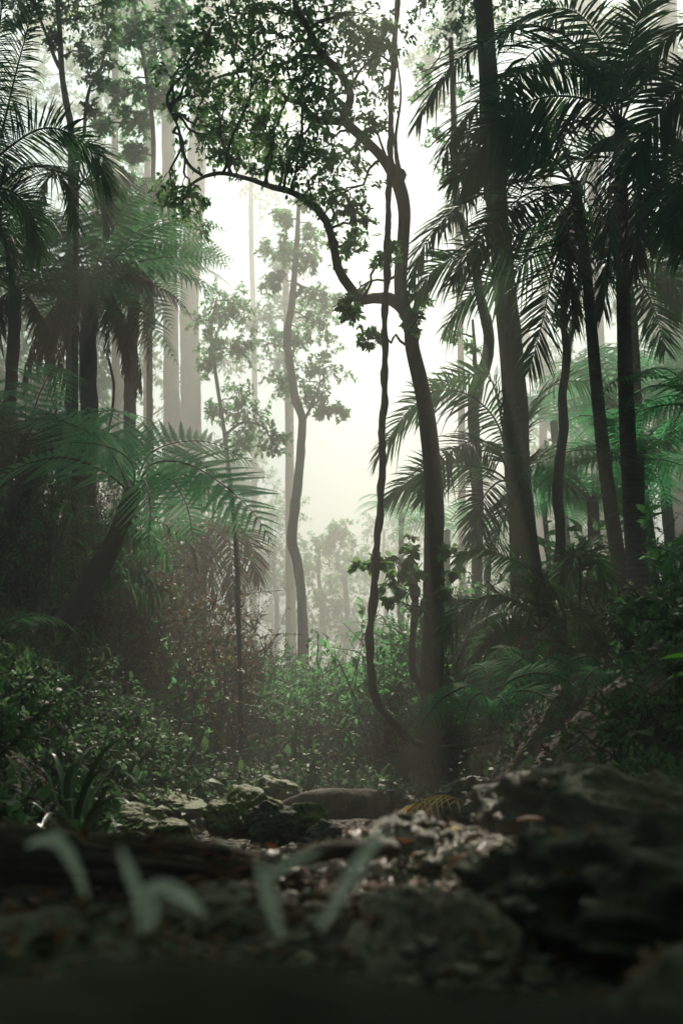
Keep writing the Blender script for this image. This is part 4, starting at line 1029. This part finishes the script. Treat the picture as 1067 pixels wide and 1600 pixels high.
FT = [(-9, 27, 0, .75), (-11.5, 31, 1, .9), (-8.2, 36, 0, 1.0), (-12, 41, 2, 1.1), (-16, 36, 1, 1), (-7.0, 45, 0, .9), (-18, 46, 0, 1.1), (-12.5, 24, 2, .85), (-15, 29, 0, .95),
      (9, 29, 2, .8), (11.5, 33, 0, .95), (14, 38, 1, 1), (10, 43, 0, 1.0), (16, 30, 2, 1), (13, 25, 0, .8), (18, 44, 1, 1), (7.5, 40, 2, .75),
      (-22, 40, 1, 1), (22, 38, 0, 1), (-9.5, 58, 1, 1), (10, 60, 1, 1), (0, 72, 1, .8), (-4.5, 62, 0, .7), (5, 64, 2, .8), (-14, 66, 0, 1.1), (16, 66, 0, 1.1)]
first = [True] * 3
for x, y, k, s in FT:
    x *= 1.25; y *= 1.25
    side = 'left' if x < -1 else ('right' if x > 1 else 'centre')
    lb = 'pale leafy tree in the far mist on the %s side of the bright gap' % side if side != 'centre' else 'faintest tree, far away in the middle of the bright gap'
    gp = 'far misty trees, %s' % side if side != 'centre' else None
    z = hz(x, y) - .2
    if first[k]:
        first[k] = False; ft[k].location = (x, y, z); ft[k].scale = (s,) * 3; ft[k]['label'] = lb
        if gp: ft[k]['group'] = gp
    else:
        copy_thing(ft[k], (x, y, z), rng.uniform(0, 6), s, lb, gp)

for k, (yy, cl) in enumerate([(28, [(500, 850, 34), (540, 840, 30), (520, 890, 36), (560, 880, 26), (480, 890, 30)]), (31, [(430, 850, 36), (450, 800, 30), (410, 890, 34), (440, 910, 36), (395, 840, 30)]),
        (34, [(600, 830, 34), (625, 870, 34), (570, 920, 34), (610, 920, 34), (640, 820, 30)]), (26, [(540, 950, 34), (500, 945, 30), (560, 985, 30), (590, 1000, 28), (480, 985, 30)]),
        (36, [(380, 760, 40), (350, 800, 44), (400, 700, 36), (340, 720, 40), (420, 770, 36), (330, 860, 40)]), (38, [(690, 780, 40), (730, 830, 40), (700, 860, 40), (660, 900, 40), (760, 880, 40)]),
        (33, [(880, 760, 40), (900, 820, 40), (860, 850, 40), (930, 880, 40), (890, 900, 40), (1000, 850, 40)]), (40, [(120, 740, 50), (180, 780, 50), (60, 780, 50), (220, 720, 40), (240, 820, 40)])]):
    x0_, y0_, _r = cl[0]; yy *= 1.85
    tree('misty_tree', 'slender pale green understory tree in the bright mist of the hollow', 'tree', [[(x0_ - 4, 1050, yy, 4), (x0_ + 3, 960, yy, 3.5), (x0_ - 2, 900, yy, 3), (x0_, y0_, yy, 2)]], 'stem',
         [(a_, b_, r_ * 1.15, yy + rng.uniform(-1.5, 1.5)) for a_, b_, r_ in cl], 'leaf_mid', .28, (12, 6, 8), LEAF_FAR, .1, 8, .03, group='understory trees in the bright mist')

# closed canopy over the camera and on both sides (shades the gully as in the photo)
gl = G()
n = 52000
cx = rng.uniform(-26, 26, n); cyy = rng.uniform(-26, 26, n)
cz = np.maximum(13.5, 0.93 * cyy + 2.2) + 1.2 * np.sin(cx * .5) * np.cos(cyy * .43) + rng.uniform(0, 4, n)
keep = np.array([noise.noise(Vector((a_ * .22, b_ * .22, 3.1))) > -.33 for a_, b_ in zip(cx, cyy)])
pp = np.stack([cx, cyy, cz], 1)[keep]
def open_to_sun(pts, targets):
    m = np.ones(len(pts), bool)
    for tx, ty, tz, rr in targets:          # gaps in the canopy through which flecks of sun reach the floor
        d = pts - [tx, ty, tz]; al = d @ np.array(sd)
        m &= np.linalg.norm(d - al[:, None] * np.array(sd), axis=1) > rr
    return pts[m]
pp = open_to_sun(pp, [(.18, 1.9, .5, .55), (-.9, 6.3, .5, .6), (-1.9, 8.0, 3.3, 1.0), (-1.4, 8.4, 3.2, 1.0), (-.9, 8.3, 2.9, .9), (1.6, 8.0, 1.3, .6), (-3.5, 10, 2, .5), (.5, 7.4, .9, .5), (-1.1, 3.9, .6, .7), (.16, 1.6, .5, .5), (.2, 2.3, .5, .6), (.55, 5.3, .5, .6), (-.15, .85, .62, .15), (-2.2, 6.5, 1, .5), (-2.8, 8.5, 1.5, .4), (2.4, 8, 1.8, .4), (-1.0, 2.3, .55, .3)])
# side walls of foliage, left, right and behind
n2 = 9000
sx = rng.choice([-1, 1], n2) * rng.uniform(9, 20, n2); sy = rng.uniform(-20, 19, n2); sz = rng.uniform(2, 14, n2)
k2 = np.abs(sx) > .42 * np.maximum(sy, 0) + 3.5
pp2 = np.stack([sx, sy, sz], 1)[k2]
n3 = 6000
pp3 = np.stack([rng.uniform(-20, 20, n3), rng.uniform(-18, -5, n3), rng.uniform(2, 13, n3)], 1)
pp = np.vstack([pp, pp2, pp3])
ls = rng.uniform(.4, .9, len(pp))
leaves(gl, pp, rdir(len(pp), -.2), ls, ls * .55, LEAF_LITE, .65)
tag(gl.build('surrounding_forest', M['leaf']), 'forest canopy closing overhead and around the gully', kind='stuff')

# ------------------------------------------------------------------ ground cover and litter
gl = G()
n = 44000
x = rng.uniform(-9, 9, n); y = 3.2 + 21 * rng.uniform(0, 1, n) ** 1.2 ; 
ok = (np.abs(x) < .36 * y + 1.2) & ~((np.abs(x) < 1.05) & (y < 9))
dn = np.array([noise.noise(Vector((a_ * .9, b_ * .9, 0))) for a_, b_ in zip(x, y)])
ok &= dn > -.18
x, y = x[ok], y[ok]
z = hgt(x, y) + rng.uniform(.01, .38, len(x)) ** 1.3
ls = rng.uniform(.04, .10, len(x))
leaves(gl, np.stack([x, y, z], 1), rdir(len(x), .1), ls, ls * .5, LEAF_LITE, .7)
tag(gl.build('ground_cover', M['shrub']), 'small leafy plants carpeting both banks of the gully', kind='stuff')
gl = G(); n = 9000
y = 1.3 + 12 * rng.uniform(0, 1, n) ** .9; x = rng.uniform(-1, 1, n) * (.38 * y + .5)
z = hgt(x, y) + rng.uniform(.005, .03, n)
ls = rng.uniform(.02, .05, n) * np.interp(y, [1, 4], [.8, 1.6])
leaves(gl, np.stack([x, y, z], 1), rdir(n) * [1, 1, .25], ls, ls * .45, LEAF_LITE, .85)
tag(gl.build('leaf_litter', M['litter']), 'fallen brown leaves strewn over the creek bed and banks', kind='stuff')

# ------------------------------------------------------------------ rocks, logs
def ico(sub):
    import bmesh
    bm = bmesh.new(); bmesh.ops.create_icosphere(bm, subdivisions=sub, radius=1)
    bm.verts.ensure_lookup_table()
    v = np.array([w_.co[:] for w_ in bm.verts]); f = np.array([[q.index for q in f_.verts] for f_ in bm.faces]); bm.free()
    return v, f
ICO = {k: ico(k) for k in (1, 2, 4, 5, 6)}

def rock(name, label, cat, c, rad, mat, seed=0, sub=5, rough=.28, fine=.05, planes=9, rot=0.0, group=None, freq=1.2):
    v, f = ICO[sub]; v = v.copy()
    pr = np.random.default_rng(seed + 100)
    for k in range(planes):                       # chip flat faces
        nn = nrm(pr.normal(0, 1, 3)); d = pr.uniform(.62, .9)
        s = v @ nn; o = np.maximum(0, s - d); v -= nn[None, :] * o[:, None] * .85
    out = np.empty(len(v))
    for i, p in enumerate(v):
        q = Vector(p) * freq + Vector((seed * 3.7, seed * 1.9, seed))
        out[i] = rough * noise.fractal(q, .9, 2.1, 4) + fine * noise.fractal(q * 5.5, .7, 2.2, 5) - fine * 1.2 * abs(noise.noise(q * 3.1))
    v = v * (1 + out)[:, None] * np.asarray(rad)
    if rot:
        cs, sn = math.cos(rot), math.sin(rot); v = v @ np.array([[cs, sn, 0], [-sn, cs, 0], [0, 0, 1]])
    c = np.asarray(c, float); base = c - [0, 0, rad[2] * .7]
    g = G(); g.add(v + c - base, None, f)
    o = g.build(name, M[mat]); o.location = base
    return tag(o, label, cat, group)

rock('boulder', 'big dark mossy boulder at the lower right, domed on top', 'boulder', (.84, 2.55, .40), (.56, .50, .30), 'rock', 3, 6, .28, .075)
rock('boulder', 'dark boulder cut off by the right edge, behind the big domed one', 'boulder', (1.42, 3.2, .45), (.42, .4, .27), 'rock', 5, 5)
rock('boulder', 'low rough boulder in the lower right corner, in front of the domed one', 'boulder', (.66, 1.66, .43), (.46, .5, .22), 'rock', 8, 6, .34, .09)
rock('boulder', 'blurred dark stone in the bottom right corner', 'boulder', (.42, 1.08, .44), (.24, .2, .10), 'rock', 14, 5)
rock('rock_slab', 'pale angular rock slab in the sunlit middle of the foreground', 'rock', (.125, 1.62, .395), (.19, .34, .15), 'rock_pale', 21, 6, .2, .06, 14)
rock('rock_slab', 'pale litter-strewn rock ledge behind the angular slab', 'rock', (.20, 2.45, .36), (.30, .42, .20), 'rock_pale', 27, 6, .2, .07, 10)
rock('rock', 'dark flat stone between the rotting log and the pale slab', 'rock', (-.18, 1.9, .40), (.2, .25, .10), 'rock', 33, 5)
rock('rock', 'dark low stone at the bottom left under the rotting log', 'rock', (-.42, 1.5, .42), (.26, .2, .09), 'rock', 35, 5)
mr = [('mossy rock with a bright green crest left of the middle of the creek', (378, 1275, 6.2), (.24, .25, .17), 'rock_moss', 41), ('small mossy stone with a yellow-green cap beside the crested rock', (345, 1280, 5.9), (.13, .14, .10), 'rock_moss', 43),
      ('flat mossy rock farthest left among the creek stones', (255, 1262, 6.8), (.30, .3, .12), 'rock_moss', 44), ('low mossy rock behind the strap-leaved plant', (215, 1285, 6.0), (.2, .2, .10), 'rock_moss', 46),
      ('round mossy stone nearest the rotting log', (275, 1308, 5.2), (.12, .13, .10), 'rock_moss', 48), ('dark creek stone just right of the crested rock', (425, 1288, 5.8), (.16, .16, .13), 'rock', 50),
      ('creek stone with pale lichen below the pale-edged log', (478, 1285, 6.0), (.15, .15, .12), 'rock_moss', 52), ('dark small stone in the middle of the creek bed', (505, 1305, 5.2), (.10, .1, .07), 'rock', 53),
      ('mossy mound of rock under the shrubs left of the pale-edged log', (420, 1245, 8.4), (.25, .25, .16), 'rock_moss', 55), ('dark stone at the foot of the sinuous tree', (620, 1262, 8.5), (.2, .2, .15), 'rock', 57),
      ('dark rock in shadow right of the tree foot', (745, 1262, 7.0), (.25, .25, .2), 'rock', 59)]
for lb, q, rad, mt, sd_ in mr:
    rock('rock', lb, 'rock', P(*q), rad, mt, sd_, 5, .25, .05)

def log(label, pts, mat, name='fallen_log', lump=.22, sides=20, n=70, cat='log', ridge=.12):
    g = G(); p, r = px_path(pts, n); tube(g, p, r, sides, lump, seed=len(label), ridge=ridge)
    return tag(g.build(name, M[mat]), label, cat)
log('dark rotting log lying across the left foreground', [(-140, 1370, 2.45, 80), (20, 1376, 2.4, 78), (150, 1382, 2.35, 74), (280, 1388, 2.3, 66), (390, 1396, 2.25, 60), (470, 1400, 2.2, 40)], 'log', n=260, sides=96, lump=.3, ridge=.22)
log('pale-edged fallen log across the middle of the creek', [(425, 1278, 7.9, 10), (450, 1266, 8, 18), (490, 1257, 8, 22), (540, 1254, 8, 23), (580, 1256, 8, 20), (602, 1262, 8, 16)], 'log_pale')
log('mossy log slanting up to the sinuous tree from the left', [(520, 1248, 11.2, 18), (580, 1222, 11.4, 20), (640, 1192, 11.6, 22), (700, 1168, 11.9, 22), (770, 1150, 12.3, 20)], 'log_moss')
log('thin mossy pole lying right of the sinuous tree foot', [(685, 1168, 9.4, 4), (720, 1166, 9.4, 4), (760, 1160, 9.5, 3.5), (830, 1150, 9.8, 3)], 'log_moss', 'fallen_branch', cat='branch')
log('thin pale stick leaning in the undergrowth at left', [(282, 1085, 11, 3), (290, 1050, 11, 3.4), (300, 1010, 11, 3)], 'log_pale', 'fallen_branch', cat='branch')
log('pale broken branch slanting behind the thin sapling', [(345, 945, 14.5, 2.2), (370, 963, 14.5, 2.2), (400, 985, 14.5, 1.5)], 'log_pale', 'fallen_branch', cat='branch')
log('thin upright twig among the creek stones', [(455, 1310, 5, 1.2), (464, 1285, 5, 1.4), (466, 1270, 5, 1.2), (460, 1258, 5, 1)], 'log_pale', 'twig', cat='twig')
log('blurred reddish strip of bark in the middle of the foreground', [(445, 1350, 2.0, 8), (500, 1332, 2.05, 13), (560, 1326, 2.1, 12), (620, 1328, 2.2, 8)], 'log', 'bark_strip', cat='bark')

# pebbles, leaves and crumbs lying on the foreground rocks
from mathutils.bvhtree import BVHTree
bv, bf, nb = [], [], 0
for o in [o for o in bpy.data.objects if o.type == 'MESH' and o.parent is None and (o.get('category') in ('boulder', 'rock', 'log', 'bark'))]:
    L_ = o.location
    bv += [tuple(v_.co + L_) for v_ in o.data.vertices]
    bf += [[q + nb for q in f_.vertices] for f_ in o.data.polygons]; nb = len(bv)
tree_b = BVHTree.FromPolygons(bv, bf)
def on_rock(x, y):
    h = tree_b.ray_cast(Vector((x, y, 3)), Vector((0, 0, -1)))
    z = hz(x, y)
    if h[0] is not None and h[0].z > z: return h[0].z, h[1]
    return z, Vector((0, 0, 1))
gl, g2 = G(), G(); vv, ff = ICO[2]
for k in range(900):
    y0 = rng.uniform(1.35, 3.2); x0 = rng.normal(.16 + .05 * (y0 - 2), .16 + .03 * y0)
    if x0 < -.3: continue
    z0, nn = on_rock(x0, y0)
    if nn.z < .45: continue
    s_ = .004 + .02 * rng.uniform() ** 3
    t = vv * np.array([1, rng.uniform(.7, 1.3), rng.uniform(.4, .7)]) * s_ * (1 + .2 * rng.normal(0, 1, (len(vv), 1)))
    gl.add(t + [x0, y0, z0 + s_ * .2], None, ff)
tag(gl.build('gravel', M['rock_pale'], None), 'pale pebbles and crumbs scattered over the foreground rocks', kind='stuff')
lp, ld, ll = [], [], []
for k in range(3400):
    y0 = rng.uniform(1.0, 3.6); x0 = rng.uniform(-1, 1) * (.36 * y0 + .15)
    if x0 > .34 and rng.uniform() < .85: continue
    z0, nn = on_rock(x0, y0)
    if nn.z < .3: continue
    a_ = rng.uniform(0, 6.28); d = Vector((math.cos(a_), math.sin(a_), 0)); d = d - nn * d.dot(nn)
    lp.append((x0, y0, z0 + rng.uniform(.002, .014))); ld.append(tuple(d + nn * rng.uniform(-.1, .35))); ll.append(rng.uniform(.012, .045))
g2 = G(); ll = np.array(ll); leaves(g2, lp, ld, ll, ll * rng.uniform(.3, .6, len(ll)), LEAF, .8)
tag(g2.build('rock_litter', M['litter']), 'brown leaf crumbs caught on the foreground rocks', kind='stuff')

# foreground mossy mound right in front of the lens (thrown out of focus)
rock('mossy_bank', 'blurred dark mossy bank right in front of the camera along the bottom', 'bank', (-.02, .40, .535), (.42, .11, .085), 'mound', 61, 5, .18, .05, 3)

# ------------------------------------------------------------------ small plants and leaves
# strap-leaved plant
root = thing('strap_leaved_plant', 'clump of long glossy strap leaves arching at the lower left', 'plant', P(120, 1330, 4.3))
def strap_leaf(name, pts, w, mat, root):
    g = G(); c = sub_path(pts, 22); T = nrm(np.gradient(c, axis=0))
    sd_ = np.cross(T, ZUP); sd_ = nrm(sd_ + 1e-3)
    up = np.cross(sd_, T); s = np.linspace(0, 1, 22)
    hw = w / 2 * np.interp(s, [0, .2, .7, 1], [.6, 1, .9, .04])
    v = np.stack([c - sd_ * hw[:, None] + up * hw[:, None] * .35, c, c + sd_ * hw[:, None] + up * hw[:, None] * .35], 1)
    g.add(v, [(3 * i + k, 3 * i + k + 1, 3 * i + k + 4, 3 * i + k + 3) for i in range(21) for k in range(2)])
    return g.build(name, M[mat], root)
b0 = (115, 1325, 4.3)
for pts in [[b0, (130, 1240, 4.2), (160, 1180, 4.1), (185, 1160, 4.0), (207, 1168, 3.9)], [b0, (125, 1260, 4.2), (150, 1210, 4.1), (190, 1205, 4.0), (215, 1222, 3.9)], [b0, (140, 1280, 4.2), (180, 1245, 4.0), (205, 1260, 3.9), (212, 1278, 3.9)],
            [b0, (150, 1300, 4.1), (190, 1278, 4.0), (230, 1276, 3.9), (258, 1290, 3.8)], [b0, (160, 1312, 4.0), (200, 1300, 3.9), (228, 1306, 3.8), (242, 1322, 3.7)], [b0, (105, 1250, 4.2), (110, 1205, 4.0), (125, 1195, 3.9), (140, 1205, 3.8)],
            [b0, (90, 1260, 4.3), (75, 1215, 4.3), (60, 1200, 4.3), (40, 1215, 4.3)], [b0, (80, 1280, 4.3), (50, 1255, 4.3), (25, 1265, 4.3), (10, 1290, 4.3)], [b0, (110, 1240, 4.5), (130, 1180, 4.6), (160, 1165, 4.7), (180, 1180, 4.7)],
            [b0, (140, 1250, 4.4), (185, 1190, 4.5), (200, 1195, 4.5), (212, 1215, 4.5)], [b0, (100, 1230, 4.4), (85, 1180, 4.5), (70, 1180, 4.5), (55, 1195, 4.5)], [b0, (135, 1295, 4.0), (160, 1270, 3.8), (175, 1275, 3.7), (182, 1300, 3.6)],
            [b0, (100, 1290, 4.1), (85, 1270, 3.9), (70, 1285, 3.8), (62, 1310, 3.7)], [b0, (150, 1265, 4.2), (170, 1230, 4.1), (195, 1238, 4.0)], [b0, (60, 1290, 4.3), (30, 1275, 4.4), (-5, 1300, 4.4)]]:
    strap_leaf('leaf', np.array([P(*q) for q in pts]), .028, 'strap', root)

# blurred pale fronds close to the lens
def blade(label, strokes, Yb, group=None):
    root = thing('pale_seedling', label, 'plant', P(strokes[0][0][0], strokes[0][0][1], Yb))
    for st in strokes:
        n = 14; a = np.array([np.append(P(x, y, Yb + dy), hw * .55 / FPX * Yb) for x, y, dy, hw in st]); a = sub_path(a, n)
        c, hw = a[:, :3], np.maximum(a[:, 3], .0006)
        T = nrm(np.gradient(c, axis=0)); acr = nrm(np.cross(T, np.array([0, 1.0, .25])))
        nn = np.cross(acr, T)
        g = G(); v = np.stack([c - acr * hw[:, None] + nn * hw[:, None] * .3, c, c + acr * hw[:, None] + nn * hw[:, None] * .3], 1)
        g.add(v, [(3 * i + k, 3 * i + k + 1, 3 * i + k + 4, 3 * i + k + 3) for i in range(n - 1) for k in range(2)])
        g.build('leaf', M['pale_leaf'], root)
        if st is strokes[0]:
            a0 = c[0]; g = G(); tube(g, sub_path(np.array([a0, a0 + [.004, .01, -.04], [a0[0] + .012, a0[1] + .03, min(a0[2] - .06, hz(a0[0], a0[1]))]]), 10), np.linspace(.0022, .003, 10), 6)
            g.build('stem', M['stem'], root)
    return root
blade('blurred pale curled leaf farthest left in front of the rotting log', [[(135, 1400, 0, 6), (115, 1350, 0, 13), (92, 1318, 0, 17), (60, 1315, .02, 10), (42, 1322, .03, 3)], [(100, 1325, 0, 5), (92, 1305, 0, 9), (82, 1300, .0, 3)]], .85)
blade('blurred pale forked leaf hanging below the middle of the rotting log', [[(225, 1460, 0, 5), (218, 1410, 0, 12), (205, 1370, 0, 15), (188, 1325, 0, 6)], [(215, 1400, 0, 8), (250, 1385, 0, 16), (285, 1400, 0, 18), (318, 1430, .02, 8)], [(235, 1395, 0, 6), (240, 1430, 0, 12), (232, 1450, 0, 6)]], .80)
blade('blurred pale leaf bent like a hook left of the middle of the foreground', [[(440, 1470, 0, 8), (425, 1420, 0, 14), (412, 1375, 0, 15), (402, 1345, 0, 5)], [(412, 1375, 0, 10), (450, 1352, 0, 12), (480, 1338, .02, 11), (502, 1325, .03, 4)]], .78)
blade('brightest blurred pale leaf slanting up in the middle of the foreground', [[(500, 1455, 0, 8), (525, 1410, 0, 14), (550, 1368, 0, 18), (575, 1330, 0, 18), (598, 1300, 0, 8)]], .80)

# yellow dead palm frond by the tree foot
root = thing('dead_palm_frond', 'yellow-brown dead palm frond propped at the foot of the sinuous tree', 'frond', P(690, 1250, 5.5))
gl, gr = G(), G()
pts = np.array([P(*q) for q in [(720, 1250, 5.5), (690, 1243, 5.4), (655, 1252, 5.3), (625, 1268, 5.2), (606, 1284, 5.1)]])
palm_frond(gl, gr, pts, 17, .13, .012, .5, .05, -.3, .004, .08, 60, 35)
f = gl.build('leaflets', M['yellow'], root); gr.build('frond_stalk', M['yellow'], root)
# hanging brown leaf and a bright leaf
def one_leaf(name, label, pos, d, L, Wd, mat, cat='leaf', group=None):
    g = G(); leaves(g, [pos], [d], L, Wd, LEAF, .9); return tag(g.build(name, M[mat]), label, cat, group)
one_leaf('dead_leaf', 'single orange-brown dead leaf hanging in the dark at the far left', P(84, 1112, 6), (-.15, 0, -1), .19, .06, 'orange')
vine('thin thread holding the orange-brown dead leaf', [(70, 1080, 6, .8), (78, 1098, 6, .8), (84, 1113, 6, .8)], 12)
one_leaf('green_leaf', 'bright green leaf poking in from the right edge, upper of two', P(1090, 1024, 5), (-1, 0, .05), .2, .05, 'bright')
one_leaf('green_leaf', 'bright green leaf poking in from the right edge, lower of two', P(1085, 1050, 5), (-1, 0, -.1), .15, .06, 'bright')
FL = [('reddish fallen leaf on the pale ledge, beside the big domed boulder', (645, 1325, 2.35), 'orange', .07), ('fallen leaf lying on top of the big domed boulder', (805, 1282, 2.2), 'orange', .06),
      ('pale fallen leaf among pebbles near the foot of the slab', (700, 1345, 2.1), 'litter', .08), ('yellow-green fallen leaf on the pebbles of the pale ledge', (680, 1303, 2.5), 'yellow', .07),
      ('brown fallen leaf on the rotting log', (255, 1335, 2.2), 'litter', .07), ('yellowed fallen leaf in the dark below the rotting log', (95, 1468, 1.5), 'yellow', .03),
      ('red-brown fallen leaf at the end of the rotting log', (430, 1330, 2.2), 'orange', .045), ('brown curled leaf at the middle of the pale slab', (655, 1400, 1.5), 'litter', .05)]
for lb, q, mt, L in FL:
    one_leaf('fallen_leaf', lb, P(*q), (rng.normal(), -.4, .3), L, L * .5, mt)

# ------------------------------------------------------------------ haze
g = G()
x0, x1, y0, y1, z0, z1 = -85, 85, -45, 165, -2, 36
v = [(x, y, z) for x in (x0, x1) for y in (y0, y1) for z in (z0, z1)]
g.add(v, [(0, 1, 3, 2), (4, 6, 7, 5), (0, 4, 5, 1), (2, 3, 7, 6), (0, 2, 6, 4), (1, 5, 7, 3)])
hm, ht, hout = new_mat('haze')
pv = ht.nodes.new('ShaderNodeVolumePrincipled')
pv.inputs['Color'].default_value = (.94, .97, .91, 1)
pv.inputs['Density'].default_value = 0.0205
pv.inputs['Anisotropy'].default_value = 0.4
ht.links.new(pv.outputs[0], hout.inputs['Volume'])
tag(g.build('haze', hm, None, False), 'pale morning mist filling the gully', kind='stuff')

# tidy: drop empty group strings
for o in bpy.data.objects:
    if o.get('group') == '': del o['group']
bpy.context.view_layer.update()
print('objects', len(bpy.data.objects), 'tris', sum(len(m.loops) - 2 * len(m.polygons) for m in bpy.data.meshes))
